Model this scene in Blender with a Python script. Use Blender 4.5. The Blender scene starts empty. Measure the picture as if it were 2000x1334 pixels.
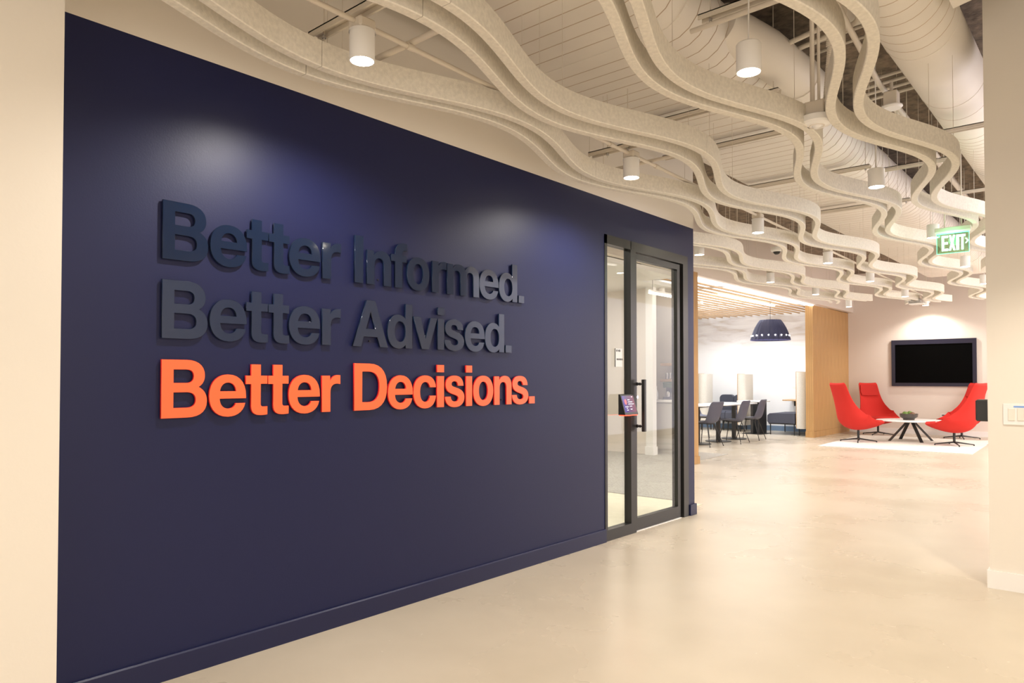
import bpy, math, random
from mathutils import Vector
random.seed(7)
S = bpy.context.scene
PI = math.pi

# ------------------------------------------------------------------ camera
cam = bpy.data.cameras.new('camera'); co = bpy.data.objects.new('camera', cam)
S.collection.objects.link(co); S.camera = co
co.location = (0, 0, 1.25)
co.rotation_euler = (math.radians(90 + 1.15), 0, math.radians(40.8))
cam.sensor_width = 36.0; cam.lens = 36.0 * 1390 / 2000
cam.shift_y = (712.1 - 667) / 2000
cam.clip_start = 0.02; cam.clip_end = 200

# ------------------------------------------------------------------ world, exposure
w = bpy.data.worlds.new('world'); S.world = w; w.use_nodes = True
w.node_tree.nodes['Background'].inputs[0].default_value = (1.0, 0.92, 0.82, 1)
w.node_tree.nodes['Background'].inputs[1].default_value = 0.35
S.view_settings.view_transform = 'Standard'; S.view_settings.look = 'None'
S.view_settings.gamma = 1; S.view_settings.use_curve_mapping = False
S.view_settings.exposure = 0.72
S.cycles.use_denoising = True
S.cycles.sample_clamp_indirect = 6

WARM = (1.0, 0.885, 0.745); NEUT = (1.0, 0.94, 0.88); COOL = (0.90, 0.94, 1.0)
LAMP_W = 26.0

def area(name, loc, sx, sy, power, col, rot=(0, 0, 0)):
    l = bpy.data.lights.new(name, 'AREA'); l.shape = 'RECTANGLE'; l.size = sx; l.size_y = sy
    l.energy = power; l.color = col
    o = bpy.data.objects.new(name, l); S.collection.objects.link(o)
    o.location = loc; o.rotation_euler = rot
    return o
# unseen fill lights added overhead, behind and beside the camera
area('lobby_fill', (1.1, -1.2, 2.62), 2.2, 2.2, 24, WARM)
area('lobby_fill', (1.3, 1.1, 2.62), 2.2, 2.2, 52, WARM)
# unseen daylight-toned fills added behind and to the right of the camera
DAY_FILL = (0.98, 0.95, 0.93)
area('daylight_fill', (2.85, 1.6, 1.5), 2.4, 5.4, 12, DAY_FILL, (0, PI / 2, 0))
area('daylight_fill', (0.1, -3.05, 1.5), 5.2, 2.4, 44, DAY_FILL, (PI / 2, 0, 0))
# unseen fills added right of the far corridor, with cool daylight between
area('lounge_fill', (0.40, 9.5, 3.3), 2.0, 5.5, 90, NEUT)
area('daylight_fill', (1.55, 11.0, 1.5), 2.7, 11.0, 80, (0.66, 0.72, 1.0), (0, PI / 2, 0))
area('lounge_fill', (0.35, 15.2, 3.3), 1.8, 3.6, 150, NEUT)
# unseen fill above the dining alcove's slats, standing for its cove lighting
area('alcove_light', (-6.8, 14.3, 2.93), 3.0, 5.6, 60, COOL, (PI, 0, 0))
for ax in (-7.5, -6.5, -5.6):  # unseen fill spots added under the slats, without fixtures
    for ay in (12.4, 14.4, 16.0):
        l = bpy.data.lights.new('alcove_fill_spot', 'SPOT'); l.energy = 36; l.color = COOL; l.spot_size = math.radians(150)
        l.spot_blend = .7; l.shadow_soft_size = .08
        o = bpy.data.objects.new('alcove_fill_spot', l); S.collection.objects.link(o); o.location = (ax - .02, ay, 2.78)
area('pantry_light', (-6.0, 7.0, 2.7), 1.8, 5.0, 62, NEUT)
area('pantry_light', (-4.6, 4.4, 2.7), 1.6, 2.0, 30, NEUT)

# ------------------------------------------------------------------ materials
def mat(name, col, rough=0.5, metal=0.0, spec=0.5, noise=0, nscale=20, col2=None, bump=0, bscale=None,
        emit=None, estr=0, stretch=None, coat=0, rnoise=0):
    m = bpy.data.materials.new(name); m.use_nodes = True
    nt = m.node_tree; b = nt.nodes['Principled BSDF']
    b.inputs['Base Color'].default_value = (*col, 1)
    b.inputs['Roughness'].default_value = rough
    b.inputs['Metallic'].default_value = metal
    b.inputs['Specular IOR Level'].default_value = spec
    b.inputs['Coat Weight'].default_value = coat
    if emit:
        b.inputs['Emission Color'].default_value = (*emit, 1); b.inputs['Emission Strength'].default_value = estr
    if noise or bump or rnoise:
        tc = nt.nodes.new('ShaderNodeTexCoord'); mp = nt.nodes.new('ShaderNodeMapping')
        nt.links.new(tc.outputs['Object'], mp.inputs[0])
        if stretch: mp.inputs['Scale'].default_value = stretch
        n = nt.nodes.new('ShaderNodeTexNoise'); n.inputs['Scale'].default_value = nscale
        n.inputs['Detail'].default_value = 5
        nt.links.new(mp.outputs[0], n.inputs['Vector'])
        if noise:
            r = nt.nodes.new('ShaderNodeValToRGB')
            c2 = col2 or tuple(c * (1 - noise) for c in col)
            r.color_ramp.elements[0].position = .32; r.color_ramp.elements[1].position = .68
            r.color_ramp.elements[0].color = (*c2, 1); r.color_ramp.elements[1].color = (*col, 1)
            nt.links.new(n.outputs[0], r.inputs[0]); nt.links.new(r.outputs[0], b.inputs['Base Color'])
        if rnoise:
            mr = nt.nodes.new('ShaderNodeMapRange'); mr.inputs[3].default_value = rough - rnoise
            mr.inputs[4].default_value = rough + rnoise
            nt.links.new(n.outputs[0], mr.inputs[0]); nt.links.new(mr.outputs[0], b.inputs['Roughness'])
        if bump:
            bn = nt.nodes.new('ShaderNodeTexNoise'); bn.inputs['Scale'].default_value = bscale or nscale
            bn.inputs['Detail'].default_value = 4
            nt.links.new(mp.outputs[0], bn.inputs['Vector'])
            bp = nt.nodes.new('ShaderNodeBump'); bp.inputs['Strength'].default_value = bump
            bp.inputs['Distance'].default_value = 0.01
            nt.links.new(bn.outputs[0], bp.inputs['Height']); nt.links.new(bp.outputs[0], b.inputs['Normal'])
    return m

M = {}
M['cream'] = mat('cream_paint', (0.80, 0.745, 0.66), .55, bump=.04, nscale=60)
M['cream2'] = mat('cream_paint_far', (0.78, 0.70, 0.62), .6, bump=.03, nscale=60)
M['navy'] = mat('navy_paint', (0.0085, 0.012, 0.056), .42, spec=.33, bump=.05, bscale=160, nscale=160)
M['navy_base'] = mat('navy_trim', (0.011, 0.014, 0.055), .38, spec=.4)
M['white'] = mat('white_paint', (0.85, 0.83, 0.80), .5)
M['white_lamp'] = mat('white_enamel', (0.86, 0.84, 0.80), .4)
M['pipe'] = mat('painted_conduit', (0.72, 0.65, 0.55), .5)
M['duct'] = mat('painted_duct', (0.88, 0.82, 0.73), .5, noise=.10, nscale=1.6)
M['seam'] = mat('duct_seam_brown', (0.58, 0.46, 0.34), .6)
M['slab'] = mat('fireproofed_deck', (0.27, 0.205, 0.145), .95, noise=.6, nscale=14, bump=1.0, bscale=30)
M['felt'] = mat('felt_baffle', (0.85, 0.80, 0.70), .95, noise=.14, nscale=55, bump=.25, bscale=220, spec=.1)
M['black'] = mat('black_metal', (0.018, 0.017, 0.017), .35)
M['frame'] = mat('dark_anodised_frame', (0.022, 0.021, 0.020), .30, metal=.0, spec=.45)
M['gloss_navy'] = mat('gloss_navy_letter', (0.006, 0.016, 0.045), .07, spec=.5, coat=.15)
M['satin_grey'] = mat('satin_slate_letter', (0.018, 0.028, 0.062), .16, spec=.55)
M['orange'] = mat('orange_letter', (0.95, 0.155, 0.05), .35)
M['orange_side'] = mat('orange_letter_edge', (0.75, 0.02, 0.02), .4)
M['wood'] = mat('oak_veneer', (0.56, 0.33, 0.13), .45, noise=1, col2=(0.42, 0.235, 0.085), nscale=6, stretch=(9, 9, .35))
M['woodslat'] = mat('oak_slat', (0.60, 0.40, 0.22), .5, noise=1, col2=(0.50, 0.32, 0.16), nscale=6, stretch=(9, .4, 9))
M['red'] = mat('red_upholstery', (0.60, 0.032, 0.024), .85, spec=.25, bump=.15, bscale=300, nscale=300)
M['red2'] = mat('red_cushion', (0.50, 0.026, 0.020), .85, spec=.25, bump=.15, bscale=300, nscale=300)
M['rug'] = mat('cream_rug', (0.80, 0.76, 0.68), .95, noise=.12, nscale=40, bump=.5, bscale=130)
M['slate'] = mat('slate_plastic', (0.085, 0.088, 0.125), .5)
M['slatefab'] = mat('slate_fabric', (0.075, 0.080, 0.11), .9, noise=.2, nscale=90)
M['table'] = mat('white_laminate', (0.84, 0.82, 0.79), .3)
M['beigefelt'] = mat('boucle_panel', (0.70, 0.67, 0.60), .95, noise=.12, nscale=60, bump=.3, bscale=150)
M['screen'] = mat('screen_black', (0.001, 0.001, 0.001), .5, spec=.05)
M['tvframe'] = mat('navy_bezel', (0.018, 0.016, 0.035), .3)
M['bluelit'] = mat('base_blue_lit', (0.16, 0.24, 0.36), .4)  # bluish window light painted into the baseboard colour
M['fruit'] = mat('green_fruit', (0.16, 0.26, 0.04), .5, noise=.3, nscale=15)
M['fruit2'] = mat('brown_fruit', (0.22, 0.11, 0.05), .5, noise=.3, nscale=15)
M['bowl'] = mat('pewter_bowl', (0.10, 0.09, 0.08), .3, metal=.6)
M['steel'] = mat('brushed_steel', (0.55, 0.55, 0.56), .25, metal=.9)
M['carpet'] = mat('grey_carpet', (0.50, 0.47, 0.42), .98, noise=.3, nscale=45, bump=.6, bscale=150)
M['woven'] = mat('pale_woven_rug', (0.78, 0.72, 0.56), .9, noise=.12, nscale=14, stretch=(1, 7, 1), bump=.3)
M['marble'] = mat('veined_splashback', (0.78, 0.73, 0.64), .3, noise=.12, nscale=2.2)
M['cab'] = mat('greige_cabinet', (0.55, 0.52, 0.47), .5)
M['sage'] = mat('dark_green', (0.05, 0.10, 0.05), .5)
M['lens'] = mat('lamp_lens', (1, 1, 1), .5, emit=(1.0, 0.90, 0.72), estr=24)
M['led'] = mat('led_tube', (1, 1, 1), .5, emit=(1.0, 0.93, 0.80), estr=6)
M['ledw'] = mat('led_cove', (1, 1, 1), .5, emit=(0.96, 0.97, 1.0), estr=3.0)
M['redled'] = mat('red_led', (1, .1, .05), .5, emit=(1.0, 0.03, 0.01), estr=4)
M['exit'] = mat('exit_letter_glow', (.8, 1, .9), .5, emit=(0.50, 1.0, 0.78), estr=2.2)
M['exitedge'] = mat('exit_edge_glow', (.2, 1, .5), .5, emit=(0.10, 0.95, 0.42), estr=1.4)
M['textw'] = mat('screen_text', (1, 1, 1), .5, emit=(.85, .85, 1), estr=.9)
M['balloon'] = mat('screen_red_mark', (1, .1, .1), .5, emit=(1, .10, .10), estr=1.0)
M['ink'] = mat('grey_ink', (0.08, 0.08, 0.08), .6)
M['plate'] = mat('sign_plate', (0.75, 0.77, 0.75), .4)
M['bluelbl'] = mat('blue_label', (0.22, 0.38, 0.75), .5)

def floor_mat():
    m = mat('polished_concrete', (0.63, 0.555, 0.44), .28, noise=1, col2=(0.53, 0.455, 0.345), nscale=.9, rnoise=.07, spec=.5)
    nt = m.node_tree; b = nt.nodes['Principled BSDF']
    ramp = [n for n in nt.nodes if n.type == 'VALTORGB'][0]
    ramp.color_ramp.elements[0].position = .25; ramp.color_ramp.elements[1].position = .7
    tc = nt.nodes.new('ShaderNodeTexCoord')
    n2 = nt.nodes.new('ShaderNodeTexNoise'); n2.inputs['Scale'].default_value = 3.0; n2.inputs['Detail'].default_value = 4
    n2.inputs['Distortion'].default_value = .4
    nt.links.new(tc.outputs['Object'], n2.inputs['Vector'])
    r2 = nt.nodes.new('ShaderNodeValToRGB')
    r2.color_ramp.elements[0].position = .25; r2.color_ramp.elements[1].position = .75
    r2.color_ramp.elements[0].color = (.86, .86, .86, 1); r2.color_ramp.elements[1].color = (1, 1, 1, 1)
    nt.links.new(n2.outputs[0], r2.inputs[0])
    mx = nt.nodes.new('ShaderNodeMix'); mx.data_type = 'RGBA'; mx.blend_type = 'MULTIPLY'; mx.inputs[0].default_value = .45
    nt.links.new(ramp.outputs[0], mx.inputs[6]); nt.links.new(r2.outputs[0], mx.inputs[7])
    # small pale chips and hairline stains of the cast slab
    n3 = nt.nodes.new('ShaderNodeTexNoise'); n3.inputs['Scale'].default_value = 26; n3.inputs['Detail'].default_value = 3
    nt.links.new(tc.outputs['Object'], n3.inputs['Vector'])
    r3 = nt.nodes.new('ShaderNodeValToRGB')
    r3.color_ramp.elements[0].position = .74; r3.color_ramp.elements[1].position = .80
    nt.links.new(n3.outputs[0], r3.inputs[0])
    m2 = nt.nodes.new('ShaderNodeMix'); m2.data_type = 'RGBA'
    nt.links.new(r3.outputs[0], m2.inputs[0]); nt.links.new(mx.outputs[2], m2.inputs[6]); m2.inputs[7].default_value = (.8, .74, .62, 1)
    nt.links.new(m2.outputs[2], b.inputs['Base Color'])
    return m
M['floor'] = floor_mat()

def glass_mat(name, tint=(0.93, 0.95, 0.93), extra=0.03):
    m = bpy.data.materials.new(name); m.use_nodes = True; nt = m.node_tree
    nt.nodes.clear()
    out = nt.nodes.new('ShaderNodeOutputMaterial'); mx = nt.nodes.new('ShaderNodeMixShader')
    tr = nt.nodes.new('ShaderNodeBsdfTransparent'); tr.inputs[0].default_value = (*tint, 1)
    gl = nt.nodes.new('ShaderNodeBsdfGlossy'); gl.inputs['Roughness'].default_value = .01
    fr = nt.nodes.new('ShaderNodeLayerWeight'); fr.inputs[0].default_value = .5
    pw = nt.nodes.new('ShaderNodeMath'); pw.operation = 'POWER'; pw.inputs[1].default_value = 4.6
    nt.links.new(fr.outputs['Facing'], pw.inputs[0])
    ad = nt.nodes.new('ShaderNodeMath'); ad.operation = 'ADD'; ad.inputs[1].default_value = extra; ad.use_clamp = True
    nt.links.new(pw.outputs[0], ad.inputs[0]); nt.links.new(ad.outputs[0], mx.inputs[0])
    nt.links.new(tr.outputs[0], mx.inputs[1]); nt.links.new(gl.outputs[0], mx.inputs[2])
    nt.links.new(mx.outputs[0], out.inputs[0])
    return m
M['glass'] = glass_mat('clear_glass')
M['acrylic'] = glass_mat('exit_acrylic', (0.62, 0.80, 0.62), .04)

def mural_mat():
    m = bpy.data.materials.new('cloud_mural'); m.use_nodes = True; nt = m.node_tree
    b = nt.nodes['Principled BSDF']; b.inputs['Roughness'].default_value = .6
    tc = nt.nodes.new('ShaderNodeTexCoord'); mp = nt.nodes.new('ShaderNodeMapping')
    mp.inputs['Scale'].default_value = (.55, .55, 3.2)
    nt.links.new(tc.outputs['Object'], mp.inputs[0])
    n = nt.nodes.new('ShaderNodeTexNoise'); n.inputs['Scale'].default_value = 2.2; n.inputs['Detail'].default_value = 8
    n.inputs['Distortion'].default_value = .9
    nt.links.new(mp.outputs[0], n.inputs['Vector'])
    sp = nt.nodes.new('ShaderNodeSeparateXYZ'); nt.links.new(tc.outputs['Object'], sp.inputs[0])
    mr = nt.nodes.new('ShaderNodeMapRange'); mr.inputs[1].default_value = 1.9; mr.inputs[2].default_value = 2.35
    nt.links.new(sp.outputs[2], mr.inputs[0])
    r = nt.nodes.new('ShaderNodeValToRGB')
    e = r.color_ramp.elements; e[0].position = .35; e[0].color = (.55, .50, .46, 1); e[1].position = .60; e[1].color = (.74, .73, .73, 1)
    x = e.new(.47); x.color = (.66, .64, .65, 1)
    nt.links.new(n.outputs[0], r.inputs[0])
    mx = nt.nodes.new('ShaderNodeMix'); mx.data_type = 'RGBA'
    mx.inputs[6].default_value = (.86, .87, .88, 1)
    nt.links.new(mr.outputs[0], mx.inputs[0]); nt.links.new(r.outputs[0], mx.inputs[7])
    nt.links.new(mx.outputs[2], b.inputs['Base Color'])
    return m
M['mural'] = mural_mat()

def screen_mat():
    m = bpy.data.materials.new('tablet_display'); m.use_nodes = True; nt = m.node_tree
    b = nt.nodes['Principled BSDF']; b.inputs['Base Color'].default_value = (0.02, 0.015, 0.03, 1); b.inputs['Roughness'].default_value = .15
    tc = nt.nodes.new('ShaderNodeTexCoord'); sp = nt.nodes.new('ShaderNodeSeparateXYZ')
    nt.links.new(tc.outputs['Generated'], sp.inputs[0])
    r = nt.nodes.new('ShaderNodeValToRGB'); e = r.color_ramp.elements
    e[0].color = (.05, .03, .35, 1); e[1].color = (.20, .02, .06, 1)
    x = e.new(.35); x.color = (.08, .02, .14, 1)
    nt.links.new(sp.outputs[1], r.inputs[0]); nt.links.new(r.outputs[0], b.inputs['Emission Color'])
    b.inputs['Emission Strength'].default_value = .6
    return m
M['tablet'] = screen_mat()

# ------------------------------------------------------------------ mesh helpers
class G:
    def __init__(s): s.v = []; s.f = []; s.m = []
    def add(s, vs, fs, mi=0):
        b = len(s.v); s.v += [tuple(x) for x in vs]; s.f += [tuple(i + b for i in f) for f in fs]; s.m += [mi] * len(fs)
        return s
    def box(s, x0, x1, y0, y1, z0, z1, mi=0):
        return s.add([(x0, y0, z0), (x1, y0, z0), (x1, y1, z0), (x0, y1, z0), (x0, y0, z1), (x1, y0, z1), (x1, y1, z1), (x0, y1, z1)],
                     [(0, 3, 2, 1), (4, 5, 6, 7), (0, 1, 5, 4), (1, 2, 6, 5), (2, 3, 7, 6), (3, 0, 4, 7)], mi)
    def bbox(s, x0, x1, y0, y1, z0, z1, c=.004, mi=0):
        """box with chamfered edges"""
        vs = []
        for (x, sx) in ((x0, 1), (x1, -1)):
            for (y, sy) in ((y0, 1), (y1, -1)):
                for (z, sz) in ((z0, 1), (z1, -1)):
                    vs += [(x, y + sy * c, z + sz * c), (x + sx * c, y, z + sz * c), (x + sx * c, y + sy * c, z)]
        import bmesh
        bm = bmesh.new()
        for q in vs: bm.verts.new(q)
        bmesh.ops.convex_hull(bm, input=bm.verts[:])
        bmesh.ops.dissolve_limit(bm, angle_limit=.01, verts=bm.verts[:], edges=bm.edges[:])
        bm.verts.index_update()
        s.add([v.co[:] for v in bm.verts], [tuple(v.index for v in f.verts) for f in bm.faces], mi); bm.free()
        return s
    def prism(s, poly, axis, a0, a1, mi=0):
        """poly of 2-D points extruded along axis 0,1,2 (other two axes in order)"""
        n = len(poly)
        def P(p, a):
            q = [p[0], p[1]]; q.insert(axis, a); return tuple(q)
        vs = [P(p, a0) for p in poly] + [P(p, a1) for p in poly]
        fs = [tuple(range(n))[::-1], tuple(range(n, 2 * n))] + [(i, (i + 1) % n, n + (i + 1) % n, n + i) for i in range(n)]
        return s.add(vs, fs, mi)
    def tube(s, pts, r, n=10, mi=0, caps=True):
        pts = [Vector(p) for p in pts]; rs = r if isinstance(r, (list, tuple)) else [r] * len(pts)
        vs = []; up = None
        for i, p in enumerate(pts):
            if i == 0: t = pts[1] - pts[0]
            elif i == len(pts) - 1: t = pts[-1] - pts[-2]
            else: t = (pts[i + 1] - p).normalized() + (p - pts[i - 1]).normalized()
            t.normalize()
            if up is None: up = Vector((0, 0, 1)) if abs(t.z) < .9 else Vector((1, 0, 0))
            a = t.cross(up).normalized(); b = a.cross(t).normalized(); up = b
            for k in range(n):
                th = 2 * PI * k / n; vs.append(p + a * math.cos(th) * rs[i] + b * math.sin(th) * rs[i])
        fs = []
        for i in range(len(pts) - 1):
            for k in range(n):
                fs.append((i * n + k, i * n + (k + 1) % n, (i + 1) * n + (k + 1) % n, (i + 1) * n + k))
        if caps: fs += [tuple(range(n))[::-1], tuple(range((len(pts) - 1) * n, len(pts) * n))]
        return s.add(vs, fs, mi)
    def lathe(s, prof, n=24, c=(0, 0, 0), mi=0, close=True, pleat=0, pn=0):
        vs = []
        for (r, z) in prof:
            for k in range(n):
                th = 2 * PI * k / n; rr = r * (1 + pleat * math.cos(pn * th))
                vs.append((c[0] + rr * math.cos(th), c[1] + rr * math.sin(th), c[2] + z))
        fs = []
        for i in range(len(prof) - 1):
            for k in range(n):
                fs.append((i * n + k, i * n + (k + 1) % n, (i + 1) * n + (k + 1) % n, (i + 1) * n + k))
        if close: fs += [tuple(range(n))[::-1], tuple(range((len(prof) - 1) * n, len(prof) * n))]
        return s.add(vs, fs, mi)
    def ball(s, c, r, n=14, m=8, sz=1):
        prof = [(max(r * math.sin(PI * i / m), 1e-4), -r * sz * math.cos(PI * i / m)) for i in range(m + 1)]
        return s.lathe(prof, n, c)

def offs(p):
    o = Vector((0, 0, 0))
    while p is not None: o += p.location; p = p.parent
    return o
def obj(name, g, m, parent=None, smooth=False, world=False, label=None):
    me = bpy.data.meshes.new(name)
    vs = g.v
    if world and parent is not None:
        d = offs(parent); vs = [(x - d.x, y - d.y, z - d.z) for (x, y, z) in vs]
    me.from_pydata(vs, [], g.f)
    ms = m if isinstance(m, (list, tuple)) else [m]
    for q in ms: me.materials.append(M[q] if isinstance(q, str) else q)
    for p, i in zip(me.polygons, g.m): p.material_index = i
    import bmesh
    bm = bmesh.new(); bm.from_mesh(me); bmesh.ops.recalc_face_normals(bm, faces=bm.faces[:]); bm.to_mesh(me); bm.free()
    if smooth:
        for p in me.polygons: p.use_smooth = True
        me.set_sharp_from_angle(angle=math.radians(38))
    o = bpy.data.objects.new(name, me); S.collection.objects.link(o)
    if parent is not None: o.parent = parent
    if label: o['label'] = label
    return o
def tag(o, label, cat, group=None):
    o['label'] = label; o['category'] = cat
    if group: o['group'] = group
    return o
def thing(name, label, cat, loc=(0, 0, 0), rz=0, group=None):
    o = bpy.data.objects.new(name, None); S.collection.objects.link(o); o.empty_display_size = .05
    o.location = loc; o.rotation_euler = (0, 0, rz)
    return tag(o, label, cat, group)
def struct(name, g, m, parent=None, smooth=False):
    o = obj(name, g, m, parent, smooth)
    if parent is None: o['kind'] = 'structure'
    return o
def dup(root, loc, rz, label, group=None):
    def cp(o, parent):
        c = o.copy(); S.collection.objects.link(c)
        if parent is not None: c.parent = parent
        for ch in list(o.children): cp(ch, c)
        return c
    r = cp(root, None); r.location = loc; r.rotation_euler = (0, 0, rz); r['label'] = label
    if group: r['group'] = group
    return r

# ------------------------------------------------------------------ THE SETTING
WX = -3.04            # plane of the navy wall
struct('floor', G().box(-9.2, 3.0, -3.2, 18.5, -.1, 0), 'floor')
struct('ceiling', G().box(-9.2, 3.0, -3.2, 18.5, 3.75, 3.85), 'slab')

# navy accent wall with a door opening, cream above the paint line
T = .14; NT = 2.648; D0, D1, DT = 4.612, 5.985, 2.37; YE = 6.107
g = G()
g.box(WX - T, WX, .3, D0, 0, NT, 0); g.box(WX - T, WX, D0, D1, DT, NT, 0); g.box(WX - T, WX, D1, YE, 0, NT, 0)
g.box(WX - T, WX, .3, YE, NT, 3.75, 1)
struct('wall_left', g, ['navy', 'cream'])
g = G()
g.prism([(WX, 0), (WX + .016, 0), (WX + .016, .094), (WX + .010, .10), (WX, .10)], 1, .4, D0)
struct('baseboard_left', g, 'navy_base')
g = G(); g.bbox(WX - .006, WX + .018, D1 + .012, YE + .014, 0, .10, .003); g.bbox(WX - T, WX - .006, YE, YE + .014, 0, .10, .003)
struct('baseboard_left_end', g, 'navy_base')
# cream wall return close to the camera on the left
struct('wall_near_left', G().box(-4.2, -2.8, -3.2, .845, 0, 3.75), 'cream')
# right-hand column and wall
RX, RY = -.635, 5.12
struct('wall_right', G().box(RX, 3.0, RY, RY + .42, 0, 3.75), 'cream')
struct('baseboard_right', G().prism([(RX - .012, RY - .014), (3.0, RY - .014), (3.0, RY), (RX, RY), (RX, RY + .42), (RX - .012, RY + .42)], 2, 0, .105), 'white')
struct('wall_near_right', G().box(2.9, 3.0, -3.2, RY, 0, 3.75), 'cream')
struct('wall_back', G().box(-2.8, 2.9, -3.2, -3.1, 0, 3.75), 'cream')
# far wall behind the lounge
FY = 18.2
struct('wall_far', G().box(-9.2, 3.0, FY, FY + .15, 0, 3.75), 'cream2')
struct('baseboard_far', G().box(-5.04, 1.6, FY - .015, FY, 0, .11), 'white')
struct('wall_far_right', G().box(1.6, 1.75, RY + .42, FY, 0, 3.75), 'cream2')
# bulkhead over the dining alcove and the pantry
struct('wall_bulkhead', G().box(-5.02, -4.92, 6.107, 18.2, 2.83, 3.75), 'cream2')
struct('wall_pantry_side', G().box(-8.9, -8.8, .0, 17.3, 0, 3.75), 'white')
struct('wall_pantry_back', G().box(-8.8, -5.62, 11.25, 11.37, 0, 2.83), 'cream2')
g = G(); g.box(-8.8, -3.18, .9, 6.107, 2.76, 2.82); g.box(-8.8, -5.02, 6.107, 9.62, 2.76, 2.82); g.box(-8.8, -5.66, 9.62, 11.3, 2.76, 2.82)
struct('ceiling_pantry', g, 'white')
struct('wall_pantry_upper', G().box(-5.0, -3.18, 6.02, 6.107, 2.82, 3.75), 'cream2')
struct('wall_pantry_front', G().box(-8.8, -4.2, .75, .87, 0, 2.82), 'white')
struct('ceiling_alcove', G().box(-8.8, -5.02, 11.3, 17.3, 3.02, 3.08).box(-5.66, -5.02, 9.62, 11.3, 3.02, 3.08), 'white')
struct('wall_alcove_back', G().box(-8.8, -5.22, 17.2, 17.32, 0, 3.08), 'mural')
struct('baseboard_alcove', G().box(-8.8, -5.22, 17.185, 17.2, 0, .12), 'bluelit')
# partition behind the pantry and narrow white post
struct('wall_pantry_partition', G().box(-8.8, -5.99, 10.42, 10.52, 0, 2.76), 'cream2')
g = G(); g.box(-5.985, -5.855, 10.3, 10.42, 0, 2.76); g.box(-5.997, -5.843, 10.288, 10.43, 0, .14)
struct('trim_pantry_post', g, 'white')
struct('floor_pantry_carpet', G().prism([(-8.8, 6.65), (-3.40, 6.65), (-4.92, 9.58), (-5.0, 11.25), (-8.8, 11.25)], 2, 0, .006), 'carpet')
tag(obj('woven_rug', G().prism([(-8.0, 2.2), (-3.20, 2.2), (-3.20, 6.60), (-8.0, 6.60)], 2, 0, .008), 'woven'),
    'pale cream woven rug on the floor just behind the glass door', 'rug')

# oak-clad pier at the right of the alcove: base block and vertical boards
g = G(); g.box(-5.20, -5.06, 15.67, FY, 0, 2.83)
pier = struct('wall_oak_pier', g, 'wood')
g0 = G().box(-.018, 0, 0, .248, .13, 2.83)
y = 15.665
for i in range(10):
    o = obj('board', G().bbox(0, .018, .0015, .2515, .13, 2.83, .002), 'wood', pier); o.location = (-5.06, y + i * .2535, 0)
for i in range(4):
    o = obj('board', G().bbox(.001, .0405, -.016, 0, .13, 2.83, .002), 'wood', pier); o.location = (-5.203 + i * .0405, 15.667, 0)
obj('oak_plinth', G().box(-5.21, -5.03, 15.635, FY, 0, .13), 'wood', pier)
# near oak jamb of the alcove
j = struct('trim_oak_jamb', G().box(-5.02, -4.80, 9.60, 9.78, 0, 2.83), 'wood')
obj('oak_plinth', G().box(-5.035, -4.785, 9.585, 9.795, 0, .11), 'wood', j)
struct('trim_alcove_cove_light', G().box(-5.10, -5.03, 9.78, 15.66, 2.805, 2.83), 'ledw')

# slatted oak ceiling of the alcove (slats are pieces of that ceiling)
sl = struct('ceiling_slat_carrier', G().box(-8.6, -5.2, 11.6, 11.64, 2.824, 2.85).box(-8.6, -5.2, 14.3, 14.34, 2.824, 2.85), 'white')
me = None
for i in range(18):
    x = -5.27 - i * .192
    if me is None:
        o = obj('slat', G().bbox(-.021, .021, 11.40, 17.18, 2.80, 2.824, .003), 'woodslat', sl); me = o.data
    else:
        o = bpy.data.objects.new('slat', me); S.collection.objects.link(o); o.parent = sl
    o.location = (x, 0, 0)
me = None
for i in range(2):
    x = -5.27 - i * .192
    o = obj('slat', G().bbox(-.021, .021, 9.80, 11.395, 2.80, 2.824, .003), 'woodslat', sl); o.location = (x, 0, 0)

t = thing('linear_lamp', 'long glowing white linear lamp set among the oak ceiling slats', 'lamp', (-5.56, 12.2, 2.76))
obj('lamp_body', G().bbox(-.04, .04, 0, 2.6, .03, .06), 'white_lamp', t)
obj('diffuser', G().bbox(-.038, .038, .005, 2.595, 0, .03, .01), 'led', t)
t = thing('linear_lamp', 'slim white linear lamp seen through the glass door near the pantry ceiling', 'lamp', (-5.48, 9.55, 2.55))
obj('lamp_body', G().bbox(-.02, .02, 0, .9, .03, .06), 'white_lamp', t)
obj('diffuser', G().bbox(-.02, .02, 0, .9, 0, .03, .006), 'led', t)
obj('hanger_wire', G().tube([(0, .1, .06), (0, .1, .25)], .003, 6), 'black', t)
obj('hanger_wire', G().tube([(0, .8, .06), (0, .8, .25)], .003, 6), 'black', t)
for (x, y, l) in ((-4.55, 6.95, 'round recessed downlight in the pantry ceiling nearer the glass door'), (-5.6, 8.45, 'round recessed downlight farther back in the pantry ceiling')):
    if y > 6.1: x, y = (-3.95 if 'nearer' in l else -5.5), (5.95 if 'nearer' in l else 8.3)
    t = thing('downlight', l, 'ceiling light', (x, y, 2.76))
    obj('trim_ring', G().lathe([(.045, -.004), (.065, -.004), (.065, 0), (.045, 0)], 20, close=False), 'white_lamp', t, True)
    obj('lens', G().lathe([(.001, -.002), (.045, -.002), (.045, -.001), (.001, -.001)], 20), 'lens', t)

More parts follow.
